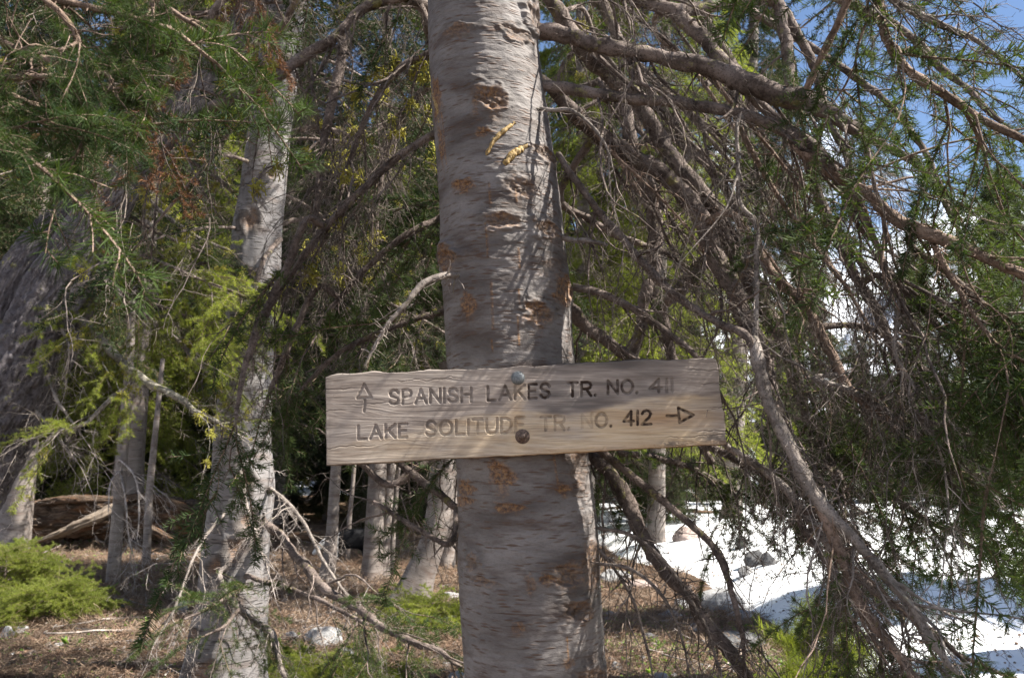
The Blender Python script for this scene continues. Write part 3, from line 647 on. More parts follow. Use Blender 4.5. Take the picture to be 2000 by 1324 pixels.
BR = [  # main boughs right of the sign tree (px, py, Y, half width)
 dict(pts=[(1030,62,1.98,20),(1090,72,1.95,19),(1180,90,1.92,18),(1290,112,1.88,19),(1390,130,1.85,20),(1470,165,1.8,26),(1560,200,1.76,25),(1640,232,1.72,20),(1686,264,1.7,15)], n2=26, len2=(.15,.5), r2=.005, k3=6, label='thickest bough ending in a pale broken stub against the sky', n3end=False, down=.7),
 dict(pts=[(1050,168,1.96,15),(1120,176,1.93,14),(1200,190,1.9,14),(1330,205,1.86,14),(1450,222,1.82,15),(1550,262,1.78,16),(1610,310,1.75,13),(1660,380,1.72,9),(1720,500,1.7,7),(1765,620,1.7,4)], n2=30, len2=(.2,.55), r2=.004, k3=5, down=.8),
 dict(pts=[(1075,170,2.1,16),(1120,225,2.15,18),(1200,285,2.2,20),(1290,340,2.2,20),(1350,400,2.2,22),(1400,490,2.2,24),(1450,600,2.15,22),(1490,700,2.1,18),(1530,830,2.05,15),(1590,960,2.0,14),(1650,1080,1.95,12),(1730,1170,1.9,11),(1830,1240,1.85,8),(1920,1320,1.8,5)], n2=60, len2=(.2,.5), r2=.004, k3=5, green=.3, gs0=.66, s0=.1),
 dict(pts=[(1060,-20,2.2,18),(1110,60,2.25,19),(1160,120,2.3,20),(1230,180,2.35,19),(1300,290,2.35,19),(1350,350,2.3,18),(1420,450,2.3,20),(1470,570,2.25,20),(1540,700,2.2,16),(1590,850,2.2,12),(1650,950,2.15,9)], n2=46, len2=(.2,.55), r2=.004, green=.15, gs0=.8),
 dict(pts=[(1170,-30,2.0,16),(1240,-5,2.0,16),(1310,15,1.98,17),(1350,50,1.95,17),(1395,100,1.92,16),(1440,140,1.88,14)], n2=20, len2=(.2,.5), r2=.004),
 dict(pts=[(1090,300,1.95,7),(1130,360,1.92,8),(1190,435,1.9,9),(1260,520,1.85,10),(1330,585,1.8,10),(1400,630,1.72,9),(1455,655,1.66,10),(1480,705,1.64,9)], n2=26, len2=(.12,.4), r2=.003),
 dict(pts=[(1470,660,1.66,12),(1480,700,1.64,15),(1495,780,1.63,15),(1530,850,1.62,16),(1575,930,1.6,18),(1620,1000,1.58,14),(1690,1080,1.56,13),(1760,1160,1.54,11),(1830,1260,1.5,9),(1880,1330,1.48,7)], mat='branch_grey', n2=26, len2=(.1,.35), r2=.003, green=.15, gs0=.8, gscale=.6, label='pale grey bough sweeping down past the right end of the sign'),
 dict(pts=[(1600,985,1.59,13),(1640,1080,1.58,13),(1680,1180,1.56,13),(1740,1260,1.53,11),(1800,1340,1.5,9)], mat='branch_tan', n2=12, len2=(.12,.35), green=.6, gs0=.4),
 dict(pts=[(1440,245,1.75,4),(1440,320,1.74,5),(1443,395,1.73,6),(1475,440,1.72,6),(1479,520,1.71,6),(1477,600,1.69,6),(1474,665,1.67,7)], mat='branch_grey', n2=8, len2=(.1,.3), r2=.0022, s0=.2),
 dict(pts=[(1118,560,1.98,9),(1180,575,1.97,9),(1250,610,1.95,9),(1310,655,1.93,8),(1360,700,1.9,6),(1420,790,1.9,4)], n2=16, len2=(.12,.35), r2=.0026),
 dict(pts=[(1110,600,2.1,15),(1150,640,2.12,16),(1200,680,2.14,15),(1260,720,2.15,12),(1330,790,2.15,9),(1400,880,2.15,7)], n2=14, len2=(.2,.4)),
 dict(pts=[(1290,600,2.6,16),(1280,500,2.6,17),(1275,400,2.6,18),(1240,300,2.55,17),(1210,180,2.5,15)], n2=14, len2=(.2,.5)),
 dict(pts=[(1265,560,2.6,14),(1250,640,2.62,13),(1230,720,2.65,12),(1215,800,2.65,9)], n2=10),
 dict(pts=[(1290,590,2.6,13),(1310,690,2.6,12),(1330,780,2.6,11),(1390,900,2.6,9)], n2=12),
 dict(pts=[(1140,880,2.2,15),(1190,920,2.15,17),(1235,985,2.1,18),(1262,1060,2.05,17),(1300,1120,2.0,17),(1345,1165,1.97,16),(1400,1240,1.93,18),(1450,1320,1.9,17),(1500,1400,1.88,15)], n2=18, len2=(.15,.5), r2=.003, dead='hang', down=1.0, label='grey brown lower bough slanting down below the right end of the sign'),
 dict(pts=[(1120,850,2.1,9),(1190,895,2.05,9),(1260,950,2.0,9),(1330,1010,1.95,9),(1400,1080,1.9,8),(1430,1160,1.87,7),(1450,1240,1.85,5),(1455,1310,1.85,3)], n2=12, len2=(.15,.4), r2=.0022, dead='hang'),
 dict(pts=[(1165,1030,1.95,4),(1230,1045,1.92,5),(1290,1090,1.9,5),(1340,1160,1.88,5),(1380,1230,1.86,4),(1410,1320,1.86,3)], mat='deadtwig', n2=6, len2=(.1,.3), r2=.0018, dead='hang_pale'),
 dict(pts=[(1160,1060,1.95,4),(1200,1110,1.92,4),(1240,1180,1.9,4),(1270,1290,1.88,3)], mat='deadtwig', n2=4, len2=(.1,.3), r2=.0018, dead='hang'),
 dict(pts=[(1165,1100,1.9,4),(1230,1110,1.85,4),(1290,1160,1.8,4),(1330,1240,1.8,3),(1350,1330,1.8,2)], mat='deadtwig', n2=4, len2=(.1,.25), r2=.0016, dead='hang'),
 dict(pts=[(1370,830,2.0,7),(1420,870,1.98,8),(1480,910,1.96,9),(1540,960,1.94,10),(1600,1040,1.9,10),(1650,1110,1.88,9),(1690,1200,1.86,7),(1730,1300,1.84,5)], mat='branch_grey', n2=12, len2=(.15,.4), r2=.0026, green=.4, gs0=.5),
 dict(pts=[(1500,0,2.1,14),(1530,60,2.1,14),(1540,130,2.08,13),(1552,190,2.05,11)], n2=12, len2=(.2,.45), green=.5, gscale=.7),
 dict(pts=[(1520,0,2.3,11),(1560,70,2.3,12),(1590,130,2.3,11),(1620,230,2.25,9),(1660,330,2.2,7)], n2=10, len2=(.2,.5), green=.7),
 dict(pts=[(1560,285,1.75,11),(1620,330,1.72,12),(1690,375,1.7,13),(1760,430,1.66,15),(1830,462,1.62,16),(1890,488,1.58,14),(1950,515,1.55,12),(2060,560,1.5,10)], mat='branch_tan', n2=34, len2=(.15,.5), r2=.0036, green=.5, gs0=.75, label='tan bough reaching out to the right edge across the white cloud'),
 dict(pts=[(1470,190,1.9,12),(1560,280,1.9,14),(1600,390,1.88,12),(1650,500,1.86,11),(1710,600,1.84,11),(1745,690,1.82,9),(1790,800,1.8,7),(1840,880,1.78,5)], n2=40, len2=(.2,.5), r2=.003, green=.25, gs0=.75),
 dict(pts=[(1430,420,2.1,10),(1500,520,2.05,12),(1570,600,2.0,12),(1620,680,1.96,13),(1660,760,1.94,12),(1730,810,1.92,8),(1800,850,1.9,6),(1860,880,1.88,3)], mat='branch_tan', n2=40, len2=(.15,.45), r2=.003, green=.4, gs0=.5),
 dict(pts=[(1820,470,1.64,7),(1850,530,1.62,7),(1880,580,1.6,6),(1920,640,1.58,5),(1970,700,1.56,4)], mat='branch_tan', n2=16, len2=(.15,.4), r2=.0026, green=.75, gs0=.3),
 dict(pts=[(1690,-60,1.6,9),(1720,20,1.58,10),(1735,80,1.56,11),(1780,140,1.54,11),(1850,185,1.52,11),(1920,235,1.5,10),(2050,290,1.45,8)], mat='branch_tan', n2=34, len2=(.15,.45), r2=.003, green=.8, label='tan bough with dark green needles against the blue sky'),
 dict(pts=[(1660,-40,1.5,6),(1760,10,1.48,7),(1830,45,1.46,8),(1900,75,1.44,6),(1960,120,1.42,5),(2040,190,1.4,4)], mat='branch_grey', n2=18, len2=(.1,.35), r2=.002, green=.5, gs0=.3),
 dict(pts=[(1400,-40,2.5,10),(1500,40,2.5,9),(1600,100,2.45,9),(1720,190,2.4,8),(1800,290,2.35,7),(1860,400,2.3,5)], n2=26, len2=(.2,.5), green=.85),
 dict(pts=[(1520,-60,2.8,10),(1640,0,2.8,9),(1760,60,2.7,9),(1860,150,2.7,8),(1960,240,2.6,6)], n2=26, len2=(.2,.55), green=.9),
 dict(pts=[(1640,240,2.3,10),(1720,280,2.3,10),(1800,330,2.25,8),(1860,420,2.2,6),(1900,500,2.2,5)], n2=8, len2=(.2,.4), green=.8),
 dict(pts=[(1700,640,2.0,8),(1780,700,1.95,8),(1850,760,1.9,8),(1920,800,1.85,7),(2010,840,1.8,5)], n2=30, len2=(.08,.24), down=.15, fwd=1.3, side=.8, droop=.06, gscale=.62, green=.9),
 dict(pts=[(1650,760,2.2,9),(1740,830,2.15,9),(1830,900,2.1,8),(1880,940,2.05,6),(1910,970,2.0,4)], n2=38, len2=(.08,.24), down=.15, fwd=1.3, side=.8, droop=.06, gscale=.62, green=.92),
 dict(pts=[(1600,850,2.3,9),(1680,920,2.25,9),(1760,980,2.2,8),(1820,1020,2.15,6),(1870,1050,2.1,4)], n2=36, len2=(.08,.24), down=.15, fwd=1.3, side=.8, droop=.06, gscale=.62, green=.92),
 dict(pts=[(1400,880,2.5,9),(1480,920,2.5,9),(1560,960,2.45,8),(1640,1010,2.4,6),(1700,1070,2.4,4)], n2=48, len2=(.08,.24), down=.15, fwd=1.3, side=.8, droop=.06, gscale=.62, green=.92),
 dict(pts=[(1180,870,2.6,8),(1250,890,2.6,8),(1340,910,2.6,7),(1420,950,2.55,5)], n2=40, len2=(.08,.24), down=.15, fwd=1.3, side=.8, droop=.06, gscale=.62, green=.85),
 dict(pts=[(1720,540,1.8,8),(1800,600,1.75,8),(1870,680,1.7,8),(1950,760,1.65,7),(2050,830,1.6,5)], n2=22, len2=(.08,.24), down=.15, fwd=1.3, side=.8, droop=.06, green=.85),
 dict(pts=[(1780,480,1.7,8),(1860,540,1.68,8),(1930,600,1.65,8),(2040,660,1.6,7)], n2=12, len2=(.08,.24), down=.15, fwd=1.3, side=.8, droop=.06, green=.85),
 dict(pts=[(1560,1010,1.7,8),(1620,1100,1.66,8),(1700,1200,1.62,9),(1770,1300,1.58,8),(1810,1370,1.55,6)], n2=22, len2=(.08,.24), down=.15, fwd=1.3, side=.8, droop=.06, gscale=.62, green=.85, gs0=.3),
 dict(pts=[(1300,-60,2.9,12),(1380,40,2.9,13),(1450,160,2.9,12),(1500,300,2.85,11),(1560,420,2.8,9),(1640,540,2.8,6)], n2=46, len2=(.2,.6), green=.2, gs0=.6),
 dict(pts=[(1110,-80,3.0,14),(1180,20,3.0,14),(1240,140,3.0,13),(1330,260,3.0,12),(1420,380,2.95,11),(1480,500,2.9,8)], n2=46, len2=(.25,.6), r2=.004, green=.1, lich=.08),
 dict(pts=[(1095,380,2.3,9),(1150,430,2.35,9),(1230,470,2.4,8),(1310,500,2.45,6),(1390,560,2.5,4)], n2=24, len2=(.2,.45)),
 dict(pts=[(1120,470,1.92,7),(1150,472,1.88,6),(1185,480,1.84,4)], mat='branch_grey', n2=2, len2=(.05,.1), r2=.001, n3end=False),
 dict(pts=[(1080,215,1.88,5),(1115,215,1.85,5),(1150,240,1.83,4),(1185,290,1.82,3),(1190,350,1.82,2)], mat='branch_grey', n2=4, len2=(.06,.15), r2=.0014),
 dict(pts=[(1590,740,1.9,6),(1650,760,1.88,7),(1710,790,1.86,6),(1800,850,1.84,4),(1860,885,1.82,2)], mat='branch_grey', n2=14, len2=(.15,.35), r2=.002),
 dict(pts=[(1750,640,1.7,5),(1752,700,1.7,5),(1790,760,1.7,4),(1815,830,1.7,3),(1830,870,1.7,2)], mat='branch_grey', n2=8, len2=(.1,.25), r2=.0018, dead='dead_pale'),
 # left side
 dict(pts=[(862,255,2.1,9.9),(800,290,2.12,9.3),(750,330,2.14,9.3),(700,380,2.15,9.3),(640,440,2.15,8.7),(590,500,2.15,7.4),(555,555,2.15,5.6),(530,600,2.15,3.1)], n2=24, len2=(.12,.4), r2=.003, dead='hang', fwd=1.6, side=.4, label='bundled grey bough slanting down left from the sign tree trunk'),
 dict(pts=[(895,538,1.86,8),(860,540,1.84,8),(825,555,1.83,8),(795,590,1.82,6),(760,630,1.82,5),(735,670,1.82,4),(712,715,1.82,3)], mat='branch_grey', n2=4, n3end=False, len2=(.06,.2), r2=.0016, label='short grey dead branch just above the sign, left of the trunk'),
 dict(pts=[(720,15,2.2,11),(660,70,2.2,12),(600,110,2.2,13),(540,150,2.18,14),(470,190,2.16,14),(410,215,2.15,12),(350,262,2.12,10),(300,330,2.1,6)], n2=40, len2=(.15,.45), r2=.0035, green=.1, lich=.15),
 dict(pts=[(672,60,2.25,10),(662,130,2.25,11),(648,200,2.25,11),(632,290,2.25,9),(620,370,2.25,8),(615,440,2.25,6)], n2=22, len2=(.15,.4), lich=.15),
 dict(pts=[(842,20,2.3,12),(770,-10,2.32,12),(700,-20,2.35,11)], n2=14, len2=(.2,.5)),
 dict(pts=[(850,90,2.2,8),(790,130,2.22,9),(730,200,2.25,8),(690,290,2.3,7),(660,390,2.3,5)], n2=34, len2=(.2,.5), lich=.3),
 dict(pts=[(850,140,2.5,9),(800,200,2.55,9),(760,280,2.6,8),(740,380,2.6,6),(735,480,2.6,4)], n2=34, len2=(.2,.5), lich=.35),
 dict(pts=[(870,420,2.3,9),(810,450,2.3,9),(740,500,2.3,8),(680,560,2.3,7),(620,640,2.3,5)], n2=14, len2=(.08,.24), down=.3, green=.45, lich=.12),
 dict(pts=[(880,600,2.3,8),(820,620,2.3,8),(740,650,2.3,8),(660,690,2.3,6),(590,760,2.3,4)], n2=12, len2=(.08,.24), down=.3, green=.5),
 dict(pts=[(600,430,2.1,8),(560,520,2.1,9),(520,600,2.08,9),(490,680,2.05,8),(470,760,2.03,6),(460,830,2.0,4)], n2=9, len2=(.08,.24), down=.3, green=.8, gs0=.1),
 dict(pts=[(620,560,2.3,7),(580,640,2.3,8),(545,720,2.3,7),(520,790,2.3,4)], n2=5, len2=(.08,.24), down=.3, green=.75),
 dict(pts=[(885,880,2.4,9),(820,910,2.4,10),(760,945,2.4,9),(700,900,2.4,7),(640,850,2.4,5)], n2=8, len2=(.15,.4), green=.1),
 dict(pts=[(900,985,2.3,8),(860,965,2.3,9),(810,930,2.35,9),(760,890,2.4,8)], n2=6, len2=(.15,.4), dead='hang', green=.1),
 dict(pts=[(880,1060,2.2,6),(830,1040,2.25,6),(780,1010,2.3,6),(730,980,2.35,5)], n2=5, len2=(.15,.35), dead='hang'),
]
rf = np.random.default_rng(2024)
for q in range(24):
    x0, y0 = 1090+400*rf.random(), -60+430*rf.random(); Y0 = 1.95+1.2*rf.random(); a = radians(38+34*rf.random()); Lq = 260+420*rf.random(); pp = []
    h = 3+5*rf.random()**1.5; b1, b2 = rf.normal()*.16, rf.normal()*.14
    for u in np.linspace(0, 1, 6):
        aa = a+b1*u+b2*sin(u*5); pp.append((x0, y0, Y0+.15*u*rf.normal()*.3, h*(1-.75*u)+.8)); x0 += Lq/5*cos(aa); y0 += Lq/5*sin(aa)
    BR.append(dict(pts=pp, n2=8, len2=(.08, .30), r2=.0022, sc3=.6, down=.2, mat=['branch', 'branch', 'branch_tan', 'deadtwig'][q % 4], green=.12, gs0=.5, gscale=.6, s0=.05))
for i, b in enumerate(BR):
    b = dict(b); pts = b.pop('pts'); branch(TREE, pts, 100+i, **b)
# crown above the picture: real boughs that shade trunk and sign
def crown(parent, axis_fn, z0, z1, Rc, nb, m, seed, key='far', scale=(1.0, 1.7), droop=0.5, mat='branch', sprayname='needles', az=None, dead=0.0, dkey='dead', taper=0.75, lich=0.0, twigmat=None, limb=0.018, rise=0.15):
    rng = np.random.default_rng(seed)
    u = (np.arange(nb)+rng.random(nb))/nb; z = z0+(z1-z0)*u; a = np.arange(nb)*2.39996+rng.normal(size=nb)*0.35
    if az is not None: a = az[0]+(az[1]-az[0])*rng.random(nb)
    Lb = Rc*((1-u)**taper*0.92+0.08)*(0.65+0.5*rng.random(nb))
    p0 = np.array([axis_fn(zz) for zz in z]); o = np.stack([np.cos(a), np.sin(a), np.zeros(nb)], 1)
    n = 8; s = np.linspace(0, 1, n); dr = droop*(0.7+0.6*rng.random(nb))
    C = p0[:, None]+o[:, None]*(Lb[:, None]*s)[..., None]; C[..., 2] += (Lb[:, None]*(rise*s[None]-dr[:, None]*s[None]**1.6))
    lat = np.stack([-o[:, 1], o[:, 0], o[:, 2]], 1); C += lat[:, None]*(0.12*Lb[:, None]*np.cumsum(rng.normal(size=(nb, n))*0.4, 1)*s)[..., None]
    rr = limb*(Lb/Rc)[:, None]*np.linspace(1, 0.2, n)[None]*(0.8+0.4*rng.random((nb, 1)))
    v, f = tubes(C, rr, 5)
    sp = np.linspace(0.15, 1.0, m); ii = np.minimum((sp*(n-1)).astype(int), n-2); ff = (sp*(n-1)-ii)[None, :, None]
    pp = C[:, ii]*(1-ff)+C[:, ii+1]*ff; TT = nrm(C[:, ii+1]-C[:, ii])
    sg = np.where(np.arange(m) % 2, 1., -1.)[None, :, None]
    jit = rng.random((nb, m, 1))
    # short side limbs carry the sprays, so the crown has depth
    reach = (Lb[:, None, None]*0.30*(1.05-sp[None, :, None]))*jit
    side_dir = nrm(lat[:, None]*sg + TT*0.9 + rng.normal(size=TT.shape)*0.25)
    q = pp + side_dir*reach + np.array([0, 0, -0.12])*reach
    dd = nrm(side_dir*0.8+TT*0.7+np.array([0, 0, -droop*0.5])+rng.normal(size=TT.shape)*0.2)
    long = (reach[..., 0] > 0.12).ravel()
    if long.any():
        a0 = pp.reshape(-1, 3)[long]; a1 = q.reshape(-1, 3)[long]; mid = (a0+a1)/2+[0, 0, 0.02]
        v2, f2 = tubes(np.stack([a0, mid, a1], 1), np.tile([limb*0.22, limb*0.16, limb*0.08], (len(a0), 1)), 3); v, f = join([(v, f), (v2, f2)])
    org = ORG[parent.name]
    mk('limbs', v, f, M[mat], parent, kind='stuff')
    q = q.reshape(-1, 3); dd = dd.reshape(-1, 3); isd = rng.random(len(q)) < dead
    sc_ = scale[0]+(scale[1]-scale[0])*rng.random(len(q))
    I = Inst(); D = Inst()
    I.add(rng, q[~isd], dd[~isd], key, sc_[~isd]); D.add(rng, q[isd], dd[isd], dkey, sc_[isd])
    if lich:
        k = rng.random(len(q)) < lich; I.add(rng, q[k], dd[k], 'lichen', sc_[k]*1.3)
    I.build(sprayname, parent); D.build('bare_twigs', parent)
mtop = lambda z: np.array([np.interp(z, Cd[:, 2], Cd[:, 0]), YT, z])
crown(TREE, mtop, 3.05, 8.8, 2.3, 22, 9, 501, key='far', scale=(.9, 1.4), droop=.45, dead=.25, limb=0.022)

# ------------------------------------------------------------------ trail sign
SGN_Y = 1.795
K = 860/2000.0
TL, TRc, BL, BRc = [np.array([600+x*K, 660+y*K]) for x, y in ((78, 165), (1862, 85), (85, 580), (1912, 485))]
FONT = {'S': (.60, [[(.95, .80), (.78, .96), (.5, 1), (.2, .95), (.04, .76), (.14, .58), (.5, .5), (.86, .42), (.97, .24), (.8, .05), (.5, 0), (.2, .04), (.02, .2)]]),
 'P': (.58, [[(0, 0), (0, 1), (.62, 1), (.9, .92), (1, .75), (.9, .56), (.62, .47), (0, .47)]]), 'A': (.74, [[(0, 0), (.5, 1), (1, 0)], [(.17, .34), (.83, .34)]]),
 'N': (.66, [[(0, 0), (0, 1), (1, 0), (1, 1)]]), 'I': (.02, [[(0, 0), (0, 1)]]), 'H': (.64, [[(0, 0), (0, 1)], [(1, 0), (1, 1)], [(0, .52), (1, .52)]]),
 'L': (.50, [[(0, 1), (0, 0), (1, 0)]]), 'K': (.62, [[(0, 0), (0, 1)], [(1, 1), (0, .4)], [(.3, .58), (1, 0)]]), 'E': (.50, [[(1, 1), (0, 1), (0, 0), (1, 0)], [(0, .52), (.85, .52)]]),
 'T': (.60, [[(0, 1), (1, 1)], [(.5, 1), (.5, 0)]]), 'R': (.60, [[(0, 0), (0, 1), (.62, 1), (.9, .92), (1, .75), (.9, .58), (.62, .5), (0, .5)], [(.5, .5), (1, 0)]]),
 'O': (.76, [[(.5+.5*cos(a), .5+.5*sin(a)) for a in np.linspace(0, 2*pi, 17)]]), 'U': (.66, [[(0, 1), (0, .3), (.1, .1), (.32, 0), (.68, 0), (.9, .1), (1, .3), (1, 1)]]),
 'D': (.66, [[(0, 0), (0, 1), (.5, 1), (.85, .86), (1, .5), (.85, .14), (.5, 0), (0, 0)]]), '.': (.06, [[(0.3, 0.02), (0.7, 0.06)]]),
 '4': (.66, [[(.75, 0), (.75, 1), (0, .3), (1, .3)]]), '1': (.02, [[(0, 0), (0, 1)]]), '2': (.60, [[(.03, .78), (.18, .95), (.5, 1), (.84, .93), (.96, .74), (.8, .5), (0, 0), (1, 0)]])}
WORDS = [('SPANISH', 374, 744, 300, 288, 62, .45), ('LAKES', 820, 1102, 284, 270, 63, .6), ('TR.', 1184, 1311, 266, 261, 62, .95), ('NO.', 1367, 1500, 254, 250, 60, .75), ('411', 1556, 1660, 246, 242, 56, .4),
         ('LAKE', 232, 452, 459, 450, 60, .30), ('SOLITUDE', 540, 984, 444, 425, 64, .38), ('TR.', 1062, 1190, 420, 415, 62, .40), ('NO.', 1250, 1382, 408, 402, 62, .55), ('412', 1438, 1562, 397, 390, 62, 1.0)]
segs = []   # x0,y0,x1,y1,stain in crop pixels
for w, x0, x1, b0, b1, h, st in WORDS:
    wid = [FONT[c][0] for c in w]; gaps = [.24 if w[i+1] == '.' else .27 for i in range(len(w)-1)]; tot = sum(wid)+sum(gaps); x = 0; k = (x1-x0)/tot
    for i, c in enumerate(w):
        s_ = st
        if w == 'LAKES' and i >= 3: s_ = .85
        if w == 'NO.' and x0 == 1250 and i == 0: s_ = .2
        if w == '411' and i == 0: s_ = .6
        for pl in FONT[c][1]:
            q = [(x0+(x+px*FONT[c][0])*k, b0+(b1-b0)*((x+px*FONT[c][0])/tot)-py*h) for px, py in pl]
            for (ax_, ay_), (bx_, by_) in zip(q[:-1], q[1:]): segs.append((ax_, ay_, bx_, by_, s_))
        x += wid[i]+(gaps[i] if i < len(gaps) else 0)
for pl, st in [([(258, 210), (226, 272), (290, 269), (258, 210)], .4), ([(260, 272), (262, 300), (257, 332)], .35), ([(1634, 353), (1686, 352)], .95), ([(1686, 317), (1692, 383), (1755, 349), (1686, 317)], .95)]:
    for (a_, b_), (c_, d_) in zip(pl[:-1], pl[1:]): segs.append((a_, b_, c_, d_, st))
NU, NV = 980, 232
S_, T_ = np.meshgrid(np.linspace(0, 1, NU), np.linspace(0, 1, NV))
tlc, trc, blc, brc = [np.array(v, float) for v in ((78, 165), (1862, 85), (85, 580), (1912, 485))]
CX = (tlc[0]*(1-S_)+trc[0]*S_)*(1-T_)+(blc[0]*(1-S_)+brc[0]*S_)*T_; CY = (tlc[1]*(1-S_)+trc[1]*S_)*(1-T_)+(blc[1]*(1-S_)+brc[1]*S_)*T_
# ragged edges
e_top = 7*fbm(S_*16, 0*S_, 0, 51, 4)*np.exp(-T_/0.03) + np.exp(-T_/0.04)*(16*np.exp(-S_/0.012) + 14*np.exp(-((1-S_)/0.008)))
e_bot = 3.0*fbm(S_*14, 0*S_+3, 0, 52, 4)*np.exp(-(1-T_)/0.03)
CY = CY + e_top + e_bot - 6*np.exp(-(1-T_)/0.05)*np.exp(-(1-S_)/0.01); CX = CX + 4.5*fbm(T_*11, 0*T_, 0, 53, 4)*np.exp(-(1-S_)/0.006) + 2.0*fbm(T_*9, 0*T_+5, 0, 54, 3)*np.exp(-S_/0.004)
gd = np.full(CX.shape, 1e9); gs = np.zeros(CX.shape)
for x0, y0, x1, y1, st in segs:
    lo_x, hi_x, lo_y, hi_y = min(x0, x1)-16, max(x0, x1)+16, min(y0, y1)-16, max(y0, y1)+16
    j = (CX > lo_x) & (CX < hi_x) & (CY > lo_y) & (CY < hi_y)
    X_, Y_ = CX[j], CY[j]; dx, dy = x1-x0, y1-y0; L2 = dx*dx+dy*dy+1e-6; tt = np.clip(((X_-x0)*dx+(Y_-y0)*dy)/L2, 0, 1); dd = np.hypot(X_-x0-tt*dx, Y_-y0-tt*dy)
    cur = gd[j]; gs[j] = np.where(dd < cur, st, gs[j]); gd[j] = np.minimum(cur, dd)
worn = 0.75+0.45*fbm(CX/70, CY/40, 0, 61, 3)
gr = sstep(8.2, 4.2, gd + 0.7*fbm(CX/8, CY/6, 0, 62, 2))
warp = 26*fbm(CX/420, CY/110, 0, 63, 3)
grain = fbm(CX/260, (CY+warp)/7.0, 0, 64, 4); grain2 = fbm(CX/90, (CY+warp)/2.2, 0, 65, 2)
hgt = 0.00022*grain+0.00005*grain2 - gr*0.0030*np.clip(worn, .35, 1.1)*(.6+.5*gs)
# long split and the chipped lower edge
hgt -= 0.0022*sstep(0.10, 0.0, 1-T_)*np.clip(fbm(CX/30, CY/14, 0, 66, 3), 0, 1)*sstep(.35, .6, S_)
hgt -= 0.012*(1-np.minimum(1, np.minimum(np.minimum(T_, 1-T_)/0.012, np.minimum(S_, 1-S_)/0.003)))**2
crk = np.exp(-((CY-(300-0.045*(CX-300))+8*fbm(CX/60, 0*CX, 0, 67, 3))/1.6)**2)*sstep(120, 200, CX)*sstep(520, 420, CX); hgt -= 0.0012*crk
for (cx0, cx1, cy, wv_) in [(78, 210, 232, 1.5), (78, 160, 330, 1.2), (78, 300, 500, 1.4), (1740, 1905, 150, 1.6), (1800, 1905, 210, 1.4), (1780, 1912, 420, 1.6), (1640, 1910, 452, 1.3), (420, 700, 196, 1.0), (1120, 1230, 118, 1.7)]:
    c_ = np.exp(-((CY-(cy-0.045*(CX-cx0))+7*fbm(CX/50, 0*CX, 0, int(cy), 3))/wv_)**2)*sstep(cx0-20, cx0+12, CX)*sstep(cx1+20, cx1-20, CX); hgt -= 0.0024*c_; crk = np.maximum(crk, c_)
# pale fresh wood towards the lower right, grey elsewhere
ybd = np.interp(CX, [0, 500, 800, 980, 1180, 1290, 1400, 1600, 1900], [520, 420, 330, 330, 352, 325, 286, 262, 248]) + 14*fbm(CX/120, CY/40, 0, 71, 3)
tan = sstep(-9, 16, CY-ybd)*np.interp(CX, [0, 500, 900, 1200, 1500, 1700, 1830, 1900], [.25, .5, .75, 1, 1.1, 1.0, .6, .1])
tan = tan*(0.75+0.3*fbm(CX/200, CY/30, 0, 72, 3)) + 0.35*np.exp(-(((CX-960)/45)**2))*(CY > 200)
tan = np.maximum(tan, 0.8*np.exp(-((CY-(ybd+14))/14)**2)*sstep(1250, 1400, CX)*sstep(1880, 1800, CX))
rustc = 0.75*np.exp(-((CX-1600)/210)**2-((CY-368)/46)**2) + 0.5*sstep(.10, .0, 1-T_)*sstep(.3, .7, S_) + 0.35*np.exp(-((CX-950)/30)**2-((CY-360)/60)**2)
grey_dk = 0.75*sstep(980, 1040, CX)*sstep(1800, 1500, CX)*sstep(20, -16, CY-ybd)*(0.65+0.6*fbm(CX/160, CY/26, 0, 73, 3)) + 0.35*sstep(.12, 0, T_)
grey_dk += 0.8*sstep(26, 8, 1912-CX+(485-CY)*0.12)*(.6+.6*fbm(CX/30, CY/30, 0, 74, 3)) + 0.6*sstep(40, 6, CX-78)*(.5+.6*fbm(CX/30, CY/40, 0, 75, 3))
grey_dk += 0.9*np.exp(-((CX-1655)/55)**2-((CY-480)/14)**2)*(fbm(CX/16, CY/9, 0, 76, 2)+.3 > 0) + 0.9*np.exp(-((CX-1850)/60)**2-((CY-455)/22)**2)*(fbm(CX/16, CY/9, 0, 77, 2)+.2 > 0)
grey_dk += 0.5*np.exp(-(((CX-560)/140)**2+((CY-545)/18)**2))
grey_dk = np.clip(grey_dk+.9*crk, 0, 1); stain = np.clip(gr*gs**1.15*(0.85+0.5*fbm(CX/20, CY/20, 0, 78, 2))*1.1, 0, 1)
ppx = 600+CX*K; ppy = 660+CY*K
xr = (ppx-1000)/FPX; yr = -(ppy-662)/FPX
dy_ = cos(PITCH)-yr*sin(PITCH); dz_ = sin(PITCH)+yr*cos(PITCH)
tt = SGN_Y/dy_; WX = xr*tt; WZ = EYE[2]+dz_*tt; WY = SGN_Y - hgt
TH_ = 0.038
Vf = np.stack([WX, WY, WZ], -1).reshape(-1, 3)
i = np.arange(NU*NV).reshape(NV, NU); Ff = np.stack([i[:-1, :-1], i[1:, :-1], i[1:, 1:], i[:-1, 1:]], -1).reshape(-1, 4)
bd = np.concatenate([i[0, :-1], i[:-1, -1], i[-1, ::-1][:-1], i[::-1, 0][:-1]]); nb_ = len(bd)
rims = [Vf[bd]]; ctr = Vf.mean(0)
allV = [Vf]; Fs = [Ff]; prev = bd; off = len(Vf)
